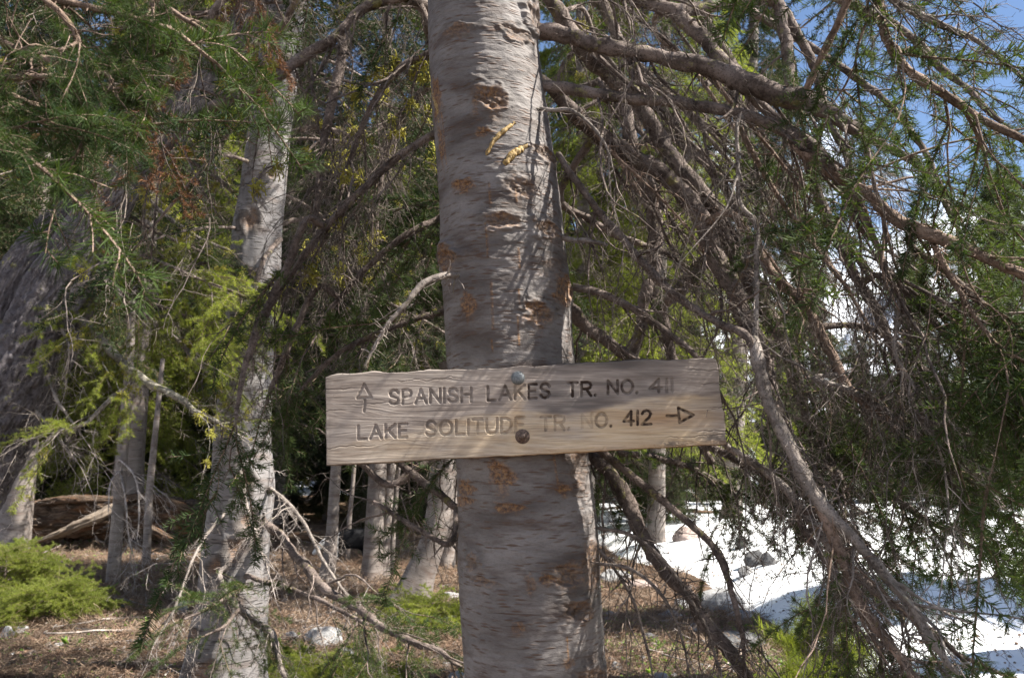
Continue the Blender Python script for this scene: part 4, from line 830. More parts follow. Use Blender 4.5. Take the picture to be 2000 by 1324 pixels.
for k, dyk in enumerate((0.006, 0.018, 0.03, TH_)):
    r_ = Vf[bd].copy(); r_[:, 1] = SGN_Y+dyk; r_[:, 2] += 0.0007*fbm(r_[:, 0]*60, np.full(nb_, k*3.3), 0, 81, 2); allV.append(r_); cur = off+np.arange(nb_); off += nb_
    Fs.append(np.stack([prev, np.roll(prev, -1), np.roll(cur, -1), cur], -1)[:, ::-1]); prev = cur
c0 = np.array([[ctr[0], SGN_Y+TH_, ctr[2]]]); allV.append(c0); Fs.append(np.stack([prev, np.roll(prev, -1), np.full(nb_, off), np.full(nb_, off)], -1)[:, [0, 1, 2, 3]])
backtri = Fs.pop()[:, :3][:, ::-1]
Vs = np.vstack(allV)
def ext(a): 
    a = a.ravel(); b = a[bd]; return np.concatenate([a, b, b, b, b, [a.mean()]])
m, t = new_mat('weathered_board')
ob = t.add('ShaderNodeTexCoord').outputs['Object']
rot = t.add('ShaderNodeMapping', ins={'Vector': ob, 'Rotation': (0, radians(2.6), 0), 'Scale': (7, 20, 75)}).outputs[0]
wv = t.add('ShaderNodeTexNoise', ins={'Vector': rot, 'Scale': 1.0, 'Detail': 6.0, 'Roughness': 0.65, 'Distortion': 0.6}).outputs['Fac']
rot2 = t.add('ShaderNodeMapping', ins={'Vector': ob, 'Rotation': (0, radians(2.6), 0), 'Scale': (14, 60, 520)}).outputs[0]
fg = t.noise(rot2, 1.0, 4, 0.6); bl = t.noise(ob, 11.0, 4, 0.6)
greyc = t.ramp(wv, [(0.32, (0.21, 0.172, 0.145)), (0.47, (0.305, 0.255, 0.218)), (0.62, (0.385, 0.33, 0.285))])
tanc = t.ramp(wv, [(0.32, (0.46, 0.33, 0.20)), (0.50, (0.57, 0.44, 0.29)), (0.66, (0.66, 0.54, 0.39))])
col = t.mix(attr(t, 'tan'), greyc, tanc)
col = t.mix(t.ramp(bl, [(0.5, 0.0), (0.75, 0.35)]), col, (0.46, 0.42, 0.38))
col = t.mix(t.math('MULTIPLY', attr(t, 'rust'), 0.75), col, (0.36, 0.19, 0.075))
col = t.mix(t.math('MULTIPLY', attr(t, 'greydark'), 0.85), col, (0.105, 0.092, 0.086))
col = t.mix(t.ramp(fg, [(0.36, 0.4), (0.5, 0.0)]), col, (0.10, 0.08, 0.065))
col = t.mix(attr(t, 'stain'), col, (0.035, 0.022, 0.016))
finish(t, col, 0.8, t.math('ADD', t.math('MULTIPLY', wv, 0.5), fg), 0.3, 0.001, 0.2); M['board'] = m
so = np.array([ctr[0], SGN_Y+TH_, ctr[2]])
SIGN = thing('trail_sign', so, 'weathered wooden board with two routed lines of lake trail directions', 'sign')
mk('board', Vs, (np.vstack(Fs), backtri), M['board'], SIGN, attrs={'tan': ext(tan), 'rust': ext(rustc), 'greydark': ext(grey_dk), 'stain': ext(stain)}, smooth=True)
m, t = new_mat('galvanised_steel'); ob = t.add('ShaderNodeTexCoord').outputs['Object']; n1 = t.noise(ob, 240.0, 4, 0.6)
finish(t, t.ramp(n1, [(0.35, (0.10, 0.11, 0.115)), (0.65, (0.20, 0.215, 0.22))]), 0.6, n1, 0.4, 0.001, 0.5, 0.35); M['steel'] = m
m, t = new_mat('rusty_steel'); ob = t.add('ShaderNodeTexCoord').outputs['Object']; n1 = t.noise(ob, 200.0, 4, 0.7)
finish(t, t.ramp(n1, [(0.35, (0.05, 0.035, 0.03)), (0.6, (0.15, 0.10, 0.075)), (0.75, (0.24, 0.22, 0.20))]), 0.6, n1, 0.5, 0.001, 0.5, 0.4); M['rust'] = m
def lathe_y(c, prof, n=36, hexk=None):
    """profile of (radius, offset towards camera) about a y axis"""
    a = np.linspace(0, 2*pi, n, endpoint=False); V = []
    for j, (r, o) in enumerate(prof):
        rr = np.full(n, r)
        if hexk and j in hexk: rr = r/np.cos(((a+0.2) % (pi/3))-pi/6)*0.93
        V.append(np.stack([c[0]+rr*np.cos(a), np.full(n, c[1]-o), c[2]+rr*np.sin(a)], 1))
    return np.vstack(V), ring_faces(len(prof), n)[:, ::-1]
def cp(x, y, Yd): return P(600+x*K, 660+y*K, Yd)
b1 = cp(957, 182, SGN_Y); b2 = cp(978, 447, SGN_Y)
v, f = lathe_y(b1, [(.0155, -.004), (.0155, .0015), (.0148, .0030), (.0135, .0055), (.0112, .0078), (.008, .0094), (.004, .0102), (.0001, .0104)]); mk('bolt', v, f, M['steel'], SIGN, origin=b1, label='bare grey domed upper bolt head')
v, f = lathe_y(b2, [(.0165, -.004), (.0165, .001), (.0158, .0022), (.0105, .0022)]); w_ = mk('washer', v, f, M['rust'], SIGN, origin=b2)
v, f = lathe_y(b2, [(.0108, .002), (.0108, .0085), (.0098, .0098), (.0055, .0098), (.0052, .0135), (.0040, .0145), (.0001, .0147)], 48, (0, 1, 2)); mk('bolt', v, f, M['rust'], SIGN, origin=b2, label='darker rusted lower bolt head')

# ------------------------------------------------------------------ second trunk, left of the sign
R2 = [(640, -900, 18), (600, -400, 26), (570, -60, 34), (558, 30, 38), (545, 120, 39), (535, 200, 40), (522, 300, 41), (513, 380, 43), (503, 450, 47), (497, 550, 49), (488, 650, 47), (480, 750, 50), (474, 850, 54), (475, 950, 60), (463, 1050, 62), (456, 1150, 66), (446, 1240, 72), (432, 1324, 80)]
t2p = to_ground(trunk_path(R2, 5.2), 1.4); b_ = np.array(t2p[-1][:3]); b_[2] = float(gz(b_[0], b_[1]))
T2 = thing('pine_tree', b_, 'pale grey trunk with short dark dashes, left of the sign', 'tree')
Q, C2, Rr, TH, LL, RR = trunk_mesh(t2p, 96, 420, 7, 0.045, 0.004, 0.22)
V = C2[:, None]+RR[..., None]*np.stack([np.cos(TH), np.sin(TH), 0*TH], -1)
wd = np.zeros_like(TH); dk = np.zeros_like(TH)
for px, py, hw, hh in [(498, 935, 16, 22), (505, 1010, 22, 22), (480, 1060, 22, 24), (445, 1100, 20, 22), (500, 440, 20, 26), (540, 660, 14, 16), (470, 1165, 24, 14), (400, 1230, 18, 20), (420, 1290, 30, 26), (486, 540, 30, 10), (540, 350, 12, 10)]:
    k = np.argmin(np.abs(C2[:, 2]-P(px, py, 5.2)[2])); a = -pi/2+math.asin(np.clip((P(px, py, 5.2)[0]-C2[k, 0])/Rr[k], -.95, .95)); s_ = 5.2/FPX
    da = (TH-(a % (2*pi))+pi) % (2*pi)-pi; u = da*Rr[k]/(hw*s_); v_ = (V[..., 2]-C2[k, 2])/(hh*s_); d = np.hypot(u, v_)+0.4*fbm(u*1.5, v_*1.5, 0, px, 3); nr_ = (np.abs(u) < 3) & (np.abs(v_) < 3)
    RR = RR+nr_*(0.014*np.exp(-((d-1)/0.4)**2)-0.016*np.exp(-(d/0.7)**2)); wd = np.maximum(wd, nr_*0.6*sstep(1.0, .4, d)); dk = np.maximum(dk, nr_*0.8*np.exp(-((d-.95)/.3)**2)*(v_ < .6))
dk = np.maximum(dk, 0.55*(fbm(TH*5, V[..., 2]*11, 0, 91, 4) > 0.75))
V = C2[:, None]+RR[..., None]*np.stack([np.cos(TH), np.sin(TH), 0*TH], -1)
mk('trunk', V.reshape(-1, 3), ring_faces(len(C2), 96), M['trunk2'], T2, uv=np.stack([TH*Rr.mean(), -LL], -1).reshape(-1, 2), attrs={'wound': wd.ravel(), 'dark': dk.ravel()})
for i, (pts, kw) in enumerate([
 ([(520,1025,5.1,10),(550,1048,4.9,10),(590,1100,4.7,11),(630,1145,4.5,11),(690,1185,4.3,10),(750,1225,4.1,9),(800,1250,3.95,8),(850,1270,3.85,6),(905,1300,3.8,4)], dict(n2=34, len2=(.2,.6), r2=.006, green=.35, gs0=.5, gscale=1.0, label='long grey bough sweeping down right from the pale trunk')),
 ([(430,1120,4.95,7),(450,1165,4.85,8),(490,1210,4.8,8),(530,1235,4.75,8),(545,1290,4.7,7),(560,1330,4.7,5)], dict(mat='branch_grey', n2=14, len2=(.15,.45), r2=.004)),
 ([(500,1130,4.95,6),(570,1150,4.8,6),(640,1180,4.6,5),(720,1220,4.4,4)], dict(n2=16, len2=(.2,.5), r2=.004, green=.5, gscale=1.1)),
 ([(530,955,5.1,5),(570,990,4.9,5),(610,1050,4.7,4),(640,1110,4.6,4),(700,1190,4.4,3)], dict(mat='branch_grey', n2=20, len2=(.2,.5), r2=.003, dead='hang_pale', sc3=1.1)),
 ([(440,1000,5.0,4),(400,1050,4.9,4),(370,1110,4.8,3),(340,1190,4.7,3),(300,1260,4.6,2)], dict(mat='branch_grey', n2=20, len2=(.2,.5), r2=.003, dead='hang_pale', sc3=1.1)),
 ([(470,920,5.0,4),(480,980,4.9,4),(500,1040,4.8,4),(520,1110,4.7,3)], dict(mat='branch_grey', n2=12, len2=(.15,.4), r2=.003, dead='hang_pale')),
 ([(545,470,5.1,6),(520,500,4.9,6),(500,560,4.8,5),(490,640,4.8,3)], dict(n2=12, len2=(.2,.4), lich=.3)),
 ([(510,420,5.3,5),(460,380,5.3,5),(400,330,5.3,4),(340,300,5.3,3)], dict(n2=22, len2=(.2,.6), r2=.004, lich=.4)),
 ([(560,260,5.3,6),(620,250,5.3,6),(690,270,5.3,5),(760,320,5.3,4)], dict(n2=30, len2=(.3,.7), r2=.004, lich=.5)),
 ([(540,440,5.3,6),(600,430,5.4,6),(680,470,5.5,5),(760,560,5.6,4),(820,660,5.6,3)], dict(n2=40, len2=(.3,.7), r2=.004, lich=.4, green=.3, gscale=1.2)),
 ([(470,1150,4.9,4),(420,1180,4.6,4),(360,1210,4.5,3)], dict(n2=10, len2=(.15,.35), green=.7, gscale=1.0)),
 ([(470,1180,4.9,4),(440,1220,4.5,4),(400,1240,4.4,3)], dict(n2=10, len2=(.15,.35), green=.8, gscale=1.0)),
]):
    branch(T2, pts, 300+i, **kw)
ax2 = lambda z: np.array([np.interp(z, C2[::-1, 2], C2[::-1, 0]), np.interp(z, C2[::-1, 2], C2[::-1, 1]), z])
crown(T2, ax2, 2.6, 10.5, 1.9, 40, 10, 511, key='far', scale=(.9, 1.5), dead=.5, lich=.25)

# ------------------------------------------------------------------ leaning tree, far left: two stems joined along a dark seam
LR = [(640, -420, 22), (560, -150, 26), (490, 20, 29), (450, 90, 31), (400, 165, 33), (320, 265, 34), (235, 365, 36), (180, 450, 48), (130, 540, 60), (85, 640, 66), (40, 750, 70), (-30, 880, 74), (-95, 1000, 78), (-160, 1150, 86)]
lp = to_ground(trunk_path(LR, 4.8), 1.3); b_ = np.array(lp[-1][:3]); b_[2] = float(gz(b_[0], b_[1]))
T3 = thing('conifer_tree', b_, 'thick dark rough conifer leaning right at the left edge', 'tree')
trunk(T3, lp, M['lean'], 180, 700, 17, 0.08, 0.03, 0.3, furrow=.09)
LR2 = [(230, 330, 14, 5.1), (120, 440, 36, 5.05), (55, 540, 50, 5.0), (5, 640, 56, 5.0), (-50, 760, 60, 5.0), (-110, 900, 62, 5.0), (-190, 1100, 70, 5.0)]
trunk(T3, to_ground(trunk_path(LR2, 5.0), 1.2), M['lean'], 150, 400, 23, 0.08, 0.03, 0.3, furrow=.09, name='second_stem')
for i, (pts, kw) in enumerate([
 ([(140,610,4.8,9),(175,640,4.7,10),(215,685,4.65,11),(250,718,4.6,10),(290,745,4.6,9),(340,775,4.55,8),(385,805,4.5,7),(425,826,4.5,5)], dict(mat='branch_lichen', n2=22, len2=(.2,.5), r2=.004, lich=.8, green=.25, gkey='bright', gscale=.9, dead='hang_pale', label='dead bough crusted with yellow green lichen')),
 ([(195,530,4.8,7),(220,560,4.75,7),(245,590,4.7,6)], dict(mat='branch_grey', n2=4, len2=(.1,.3), r2=.003)),
 ([(340,660,5.0,5),(375,695,4.95,6),(405,725,4.9,5),(432,748,4.9,4)], dict(mat='branch_grey', n2=8, len2=(.15,.35), r2=.003, lich=.6, dead='dead_pale')),
 ([(255,745,4.7,4),(215,780,4.6,5),(180,815,4.55,5),(160,830,4.5,4),(110,845,4.5,3),(80,880,4.5,3)], dict(mat='branch_grey', n2=18, len2=(.15,.45), r2=.003, dead='hang_pale', lich=.3, green=.2, gkey='bright')),
 ([(120,640,4.7,4),(135,680,4.6,3),(130,740,4.6,3)], dict(mat='branch_grey', n2=8, len2=(.15,.35), r2=.0025, dead='hang_pale')),
 ([(95,740,4.7,4),(110,780,4.6,4),(130,810,4.6,3),(160,850,4.6,2)], dict(mat='branch_grey', n2=12, len2=(.15,.4), r2=.0025, dead='hang_pale')),
 ([(85,820,4.7,4),(110,850,4.6,3),(150,900,4.6,3)], dict(mat='branch_grey', n2=12, len2=(.15,.4), r2=.0025, dead='hang_pale')),
 ([(270,370,5.0,4),(310,410,4.95,5),(350,440,4.9,5),(400,470,4.9,4),(450,490,4.9,3)], dict(mat='branch_grey', n2=14, len2=(.15,.4), r2=.003, lich=.5, green=.3, gkey='bright')),
 ([(180,490,4.8,4),(240,490,4.7,4),(310,510,4.6,4),(380,540,4.5,3),(480,580,4.5,3)], dict(n2=36, len2=(.2,.5), r2=.003, green=.9, gkey='bright', gscale=1.0)),
 ([(170,540,4.9,4),(260,580,4.9,4),(350,610,4.9,4),(420,640,4.9,3)], dict(n2=34, len2=(.2,.5), r2=.003, green=.85, gkey='bright', gscale=1.0, lich=.2)),
 ([(220,400,5.0,4),(300,450,5.0,4),(390,490,5.0,4),(450,520,5.0,3)], dict(n2=30, len2=(.2,.5), r2=.003, green=.7, gkey='green', gscale=1.0, lich=.2)),
]):
    branch(T3, pts, 340+i, **kw)
l3 = np.array(lp)[::-1]
ax3 = lambda z: np.array([np.interp(z, l3[:, 2], l3[:, 0]), np.interp(z, l3[:, 2], l3[:, 1]), z])
crown(T3, ax3, 4.0, l3[-1, 2], 1.7, 26, 9, 521, key='far', scale=(.9, 1.5), dead=.3, lich=.15)

# ------------------------------------------------------------------ mid-distance trunks
def small_tree(rows, Y, label, mat='trunk_bg', crownspec=None, seed=0, name='conifer_tree', nr=28, nz=70, roots=.25, flare=1.3, group=None, extra=(), lump=0.05):
    pts = to_ground(trunk_path(rows, Y), flare)
    b = np.array(pts[-1][:3]); b[2] = float(gz(b[0], b[1]))
    T = thing(name, b, label, 'tree', group); trunk(T, pts, M[mat], nr, nz, seed, lump, 0.015, roots)
    a = np.array(pts)[::-1]
    if crownspec:
        fn = lambda z: np.array([np.interp(z, a[:, 2], a[:, 0]), np.interp(z, a[:, 2], a[:, 1]), z]); c = dict(crownspec); crown(T, fn, c.pop('z0'), a[-1, 2]*0.98, c.pop('R'), c.pop('nb'), c.pop('m', 9), seed+600, **c)
    for i, (pp, kw) in enumerate(extra): branch(T, pp, seed*10+900+i, **kw)
    return T
small_tree([(262, 560, 4), (255, 680, 7), (248, 780, 9), (240, 880, 10), (234, 960, 11), (226, 1060, 12), (220, 1135, 13)], 9.6, 'slender sunlit dead stem in front of the rotten log', roots=.1, flare=1.15, seed=1, nr=20, extra=[
  ([(236,930,9.5,2),(245,975,9.3,2),(250,1040,9.2,2),(262,1090,9.1,1)], dict(mat='paletwig', n2=9, len2=(.3,.7), r2=.005, dead='hang_pale', sc3=2)),
  ([(236,900,9.5,2),(262,930,9.3,2),(272,990,9.2,2),(268,1050,9.1,1)], dict(mat='paletwig', n2=9, len2=(.3,.7), r2=.005, dead='hang_pale', sc3=2)),
  ([(234,920,9.5,2),(215,945,9.3,2),(212,1000,9.2,1)], dict(mat='paletwig', n2=5, len2=(.2,.5), r2=.004, dead='hang_pale', sc3=2))])
small_tree([(330, -300, 6), (300, 300, 12), (275, 650, 20), (262, 790, 24), (255, 880, 26), (250, 960, 28), (246, 1040, 30)], 14.0, 'broad grey trunk with an orange scar rising behind the rotten log', seed=2, crownspec=dict(z0=3.6, R=1.9, nb=60, m=9, key='far', scale=(1.4, 2.2)))
small_tree([(318, 700, 4), (308, 800, 5), (300, 880, 6), (292, 960, 7), (286, 1085, 8)], 11.0, 'thin dark stem beside the slender sunlit one', seed=3, roots=.1, nr=16)
small_tree([(90, 300, 8), (72, 650, 18), (56, 800, 22), (48, 880, 23), (42, 940, 25), (33, 1000, 28), (24, 1050, 33)], 11.5, 'smooth grey trunk behind the leaning tree at the left end of the log', mat='trunk_bg', seed=4, crownspec=dict(z0=3.2, R=1.8, nb=40, m=9, key='far', scale=(1.2, 2.0)))
small_tree([(690, 200, 5), (672, 600, 8), (660, 850, 9), (655, 930, 10), (651, 1000, 11), (645, 1080, 13), (638, 1145, 16)], 9.7, 'mottled grey stem just left of the black dog', seed=5, crownspec=dict(z0=2.9, R=1.3, nb=44, m=8, key='far', scale=(1.0, 1.6), dead=.3))
small_tree([(706, 700, 2.5), (694, 880, 3.5), (688, 960, 4), (683, 1010, 4.5), (680, 1066, 5)], 11.8, 'thin straight stem rising above the black dog', seed=6, roots=0, nr=12)
small_tree([(760, -200, 8), (752, 400, 13), (742, 800, 16), (738, 920, 17), (733, 1000, 18), (729, 1080, 20), (724, 1140, 23)], 9.9, 'dark brown trunk just right of the black dog', seed=7, crownspec=dict(z0=2.9, R=1.7, nb=70, m=9, key='far', scale=(1.0, 1.7)))
small_tree([(800, 300, 5), (775, 800, 8), (762, 930, 9), (756, 1000, 10), (751, 1070, 11), (746, 1135, 14)], 9.95, 'thinner trunk grown tight against the dark brown one', seed=8, crownspec=dict(z0=3.1, R=1.2, nb=30, m=8, key='far_bright', scale=(1.0, 1.6)))
small_tree([(785, 850, 3.5), (774, 960, 4.5), (768, 1040, 5.5), (763, 1120, 7)], 10.2, 'slim brown sapling stem between two thicker trunks', seed=9, roots=0, nr=12)
small_tree([(900, 300, 12), (880, 700, 22), (868, 850, 25), (862, 940, 25), (855, 1010, 24), (842, 1070, 25), (822, 1120, 29), (806, 1168, 36)], 8.4, 'stout grey trunk curved at its foot, left of the sign tree', seed=10, roots=.3, crownspec=dict(z0=2.7, R=1.7, nb=70, m=9, key='far', scale=(1.0, 1.6)), nr=36)
small_tree([(905, 600, 14), (893, 850, 17), (882, 950, 18), (872, 1040, 18), (868, 1090, 22)], 11.4, 'grey trunk half hidden behind the sign tree', seed=11, crownspec=None)
small_tree([(1480, -100, 8), (1455, 400, 14), (1442, 700, 17), (1436, 850, 18), (1432, 960, 19), (1428, 1010, 22)], 16.0, 'bluish grey trunk standing on the snow behind the boughs', seed=12, crownspec=dict(z0=3.0, R=2.0, nb=70, m=10, key='far', scale=(1.4, 2.2)))
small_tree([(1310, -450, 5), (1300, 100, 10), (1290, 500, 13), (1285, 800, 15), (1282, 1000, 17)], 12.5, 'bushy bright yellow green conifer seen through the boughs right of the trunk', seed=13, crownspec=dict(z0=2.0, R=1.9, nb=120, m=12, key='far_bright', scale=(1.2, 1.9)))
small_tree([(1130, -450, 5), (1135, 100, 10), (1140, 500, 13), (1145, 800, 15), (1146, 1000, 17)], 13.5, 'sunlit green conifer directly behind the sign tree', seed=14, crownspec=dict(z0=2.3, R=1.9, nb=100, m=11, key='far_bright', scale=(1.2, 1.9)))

# forest: copies of a few grown trees
PROTO = []
for k, (H, Rc, nb, key, key_sc) in enumerate([(13, 2.0, 120, 'far', (1.5, 2.3)), (11, 1.6, 110, 'far', (1.5, 2.2)), (14, 2.3, 120, 'far_bright', (1.6, 2.4)), (9, 1.2, 110, 'far', (1.2, 1.9))]):
    T = thing('conifer_tree', (0, 0, 0), 'x', 'tree')
    trunk(T, [[0.1, 0, H, .015], [0.05, 0, H*.6, .08], [0, 0, H*.3, .13], [0, 0, .8, .17], [0, 0, -.3, .24]], M['trunk_bg'], 16, 40, 30+k, .06, 0, .2)
    crown(T, lambda z: np.array([0.1*z/H, 0, z]), (1.1 if k < 3 else 0.5), H*.99, Rc, nb+40, 9, 700+k, key=key, scale=key_sc, limb=.025, taper=.85, dead=.08)
    PROTO.append(T)
used = set()
def plant(k, x, y, s, label, group, rz=None, sz=None):
    T = PROTO[k] if k not in used else copy_tree(PROTO[k]); used.add(k)
    T.location = (x, y, float(gz(x, y))); T.scale = (s, s, sz or s); T.rotation_euler = (0, 0, rz if rz is not None else (x*3.7+y*1.3) % 6.28)
    tag(T, label, 'tree', group); return T
def X_at(px, Y): return (px-1000)/FPX*Y
rngF = np.random.default_rng(77)
far_right = [(1800, 27, 3, .95, 'dark pointed spruce below the mountain at right'), (1590, 34, 1, .95, 'tall dark spruce left of the snowy mountain gap'), (1985, 22, 1, .9, 'tall dark conifer at the right edge of the snow')]
for px, Y, k, s, lb in far_right: plant(k, X_at(px, Y), Y, s, lb, None)
for px, Y, k, s in [(1535, 36, 3, .8), (1660, 40, 3, .55), (1720, 44, 1, .45), (1880, 36, 3, .62), (1930, 40, 0, .5), (1985, 34, 0, .6), (1760, 50, 0, .5), (1850, 55, 1, .5), (1640, 55, 0, .5), (1500, 48, 0, .75), (2040, 30, 3, .7)]:
    plant(k, X_at(px, Y), Y, s, 'dark conifer in the far tree line beyond the snow', 'far conifers beyond the snow')
for j in range(44):
    Y = 15+30*(j/44)**1.1; px = -120+1500*((j*0.6180339) % 1.0)+rngF.normal()*20
    if 1180 < px < 1420 and Y < 18: Y += 8
    plant([0, 1, 2, 0, 1][j % 5], X_at(px, Y), Y, .8+.35*rngF.random(), 'green conifer standing in the dense forest behind the log', 'conifers of the dense forest')
for j in range(16):
    Y = 15.5+5*rngF.random(); px = -40+1130*(j+.5)/16+rngF.normal()*12
    plant([3, 1][j % 2], X_at(px, Y), Y, .26+.16*rngF.random(), 'young dark conifer in the undergrowth behind the log', 'young conifers behind the log')
for j in range(22):
    Y = 20.5+7*rngF.random(); px = 1110+960*(j+.5)/22+rngF.normal()*14
    plant([3, 1, 3][j % 3], X_at(px, Y), Y, .28+.2*rngF.random(), 'young dark conifer along the upper edge of the snow', 'young conifers above the snow')
# unseen trees added beside and behind the camera to throw dappled shade
for x, y, k, s in [(8.2, 6.4, 1, .9), (5.0, -2.8, 1, .9)]:
    plant(k, x, y, s, 'unseen conifer added on the right to shade the snow' if y > 0 else 'unseen conifer added behind the viewer for dappled shade', None)

g5 = np.array([3.9, 5.1, float(gz(3.9, 5.1))])  # unseen pine added for shade, its crown kept above the view
TS = thing('pine_tree', g5, 'tall pine standing in the snow just right of the view', 'tree')
trunk(TS, [[3.8, 5.1, 12.5, .02], [3.85, 5.1, 7, .12], [3.9, 5.1, 3, .18], [3.9, 5.1, -.2, .24]], M['trunk_bg'], 24, 60, 56)
crown(TS, lambda z: np.array([3.88, 5.1, z]), 4.9, 12.3, 2.2, 16, 8, 561, key='far', scale=(1.1, 1.8), limb=.025)

# near tree whose bough fills the upper left corner
nb0 = np.array([-1.75, 0.55, float(gz(-1.75, .55))])
TN = thing('pine_tree', nb0, 'near pine whose soft green boughs hang blurred in the upper left corner', 'tree')
trunk(TN, [[-1.85, .55, 5.2, .03], [-1.8, .55, 3.6, .09], [-1.75, .55, 2.2, .13], [-1.75, .55, -.1, .17]], M['trunk_bg'], 32, 60, 55)
for i, (pts, kw) in enumerate([
 ([(-700,-420,.95,14),(-200,-160,1.0,10),(60,-20,1.02,8),(150,80,1.02,7),(60,110,1.0,5),(0,130,1.0,3)], dict()),
 ([(-600,-300,1.1,12),(-100,-60,1.1,9),(200,20,1.12,7),(330,60,1.14,6),(390,100,1.15,4)], dict()),
 ([(-500,-100,1.15,12),(-60,60,1.15,9),(180,140,1.15,7),(260,130,1.15,5)], dict()),
 ([(-500,0,1.1,12),(-100,140,1.12,9),(120,150,1.12,7),(210,150,1.12,5),(195,215,1.12,4)], dict()),
 ([(-500,130,1.0,12),(-150,210,1.0,9),(0,260,1.0,6),(60,310,1.0,4)], dict()),
 ([(-400,60,1.3,12),(0,180,1.3,9),(140,240,1.3,7),(230,260,1.3,5),(265,255,1.3,3)], dict()),
 ([(-400,-300,1.35,12),(100,-120,1.35,9),(300,0,1.35,7),(400,60,1.35,5)], dict()),
 ([(-300,-350,1.15,10),(120,-180,1.15,9),(280,-80,1.15,7),(300,20,1.15,5)], dict()),
]):
    k = dict(mat='branch_tan', n2=22, len2=(.05,.11), r2=.002, s0=.2, green=1.0, gkey='near', gscale=.42, k3=4, droop=.1); k.update(kw); branch(TN, pts, 400+i, **k)
branch(TN, [(520,-80,1.6,9),(440,-10,1.6,10),(390,60,1.6,10),(330,140,1.6,9),(290,190,1.6,8),(255,250,1.6,5)], 431, mat='branch', n2=34, len2=(.1,.3), r2=.0025, green=.22, gkey='dead_needles', gscale=.5, label='reddish brown bough with rusty dead needles')

# ------------------------------------------------------------------ young pines
def sapling(name, loc, H, Rc, nb, label, key, scale, seed, droop=.1, rise=.35, m=8, cat='young tree', limb=.008):
    g0 = float(gz(loc[0], loc[1])) + (max(0, float(snow_th(np.array(loc[0]), np.array(loc[1]))[0]))-.05)
    T = thing(name, (loc[0], loc[1], g0), label, cat)
    trunk(T, [[loc[0], loc[1], g0+H, .004], [loc[0], loc[1], g0+H*.5, .015], [loc[0], loc[1], g0-.1, .03]], M['branch'], 12, 20, seed, .05, 0, 0)
    crown(T, lambda z: np.array([loc[0], loc[1], z]), g0+.08, g0+H, Rc, int(nb*.55), m, seed+50, key=key, scale=scale, droop=droop, limb=limb, rise=rise)
    return T
sapling('pine_sapling', (X_at(1570, 3.2), 3.2), .95, .55, 46, 'long needled young pine growing at the snow edge, lower right', 'pine', (.8, 1.2), 61)
sapling('pine_sapling', (X_at(1440, 3.6), 3.6), .55, .30, 22, 'small long needled pine below the dark snow rocks', 'pine', (.8, 1.2), 62)
sapling('spruce_sapling', (X_at(40, 8.3), 8.3), 0.62, .65, 60, 'bushy bright green spruce sapling at the left edge', 'bright', (.6, 1.1), 63, rise=.3, m=10)
sapling('spruce_sapling', (X_at(130, 7.6), 7.6), .38, .45, 40, 'low bright green spruce sapling right of the bushy one', 'bright', (.6, 1.1), 64, rise=.3)
sapling('spruce_sapling', (X_at(850, 7.4), 7.4), .26, .5, 22, 'low fresh green sapling beside the curved trunk foot', 'bright', (.6, 1.1), 65, rise=.3)
sapling('spruce_sapling', (X_at(640, 5.7), 5.7), .22, .5, 30, 'flat green seedling between the sign tree and the pale trunk', 'bright', (.6, 1.1), 66, rise=.2)
sapling('spruce_sapling', (X_at(1700, 6.0), 15.0), .9, .5, 40, 'tiny conifer poking out of the snow', 'far', (1., 1.4), 67)

# ------------------------------------------------------------------ rocks, logs, sticks, dog
m, t = new_mat('granite'); ob = t.add('ShaderNodeTexCoord').outputs['Object']; n1 = t.noise(ob, 9.0, 7, 0.65); n2 = t.noise(ob, 60.0, 4, 0.7)
col = t.ramp(n1, [(0.3, (0.12, 0.12, 0.125)), (0.5, (0.26, 0.255, 0.25)), (0.7, (0.42, 0.41, 0.40))]); col = t.mix(t.ramp(n2, [(0.5, 0.0), (0.65, 0.5)]), col, (0.09, 0.09, 0.09))
finish(t, col, 0.85, t.math('ADD', n1, n2), 0.8, 0.012, 0.2); M['rock'] = m
m, t = new_mat('dark_rock'); ob = t.add('ShaderNodeTexCoord').outputs['Object']; n1 = t.noise(ob, 12.0, 7, 0.65)
finish(t, t.ramp(n1, [(0.3, (0.035, 0.037, 0.042)), (0.7, (0.14, 0.135, 0.13))]), 0.8, n1, 0.8, 0.012, 0.3); M['rock_dark'] = m
m, t = new_mat('pink_rock'); ob = t.add('ShaderNodeTexCoord').outputs['Object']; n1 = t.noise(ob, 10.0, 7, 0.65)
finish(t, t.ramp(n1, [(0.3, (0.17, 0.13, 0.115)), (0.7, (0.36, 0.29, 0.26))]), 0.85, n1, 0.8, 0.012, 0.2); M['rock_pink'] = m
def ico(nu=26, nv=18):
    u = np.linspace(0, 2*pi, nu, endpoint=False); v = np.linspace(0.02, pi-.02, nv); U, Vv = np.meshgrid(u, v)
    return np.stack([np.sin(Vv)*np.cos(U), np.sin(Vv)*np.sin(U), np.cos(Vv)], -1), ring_faces(nv, nu)
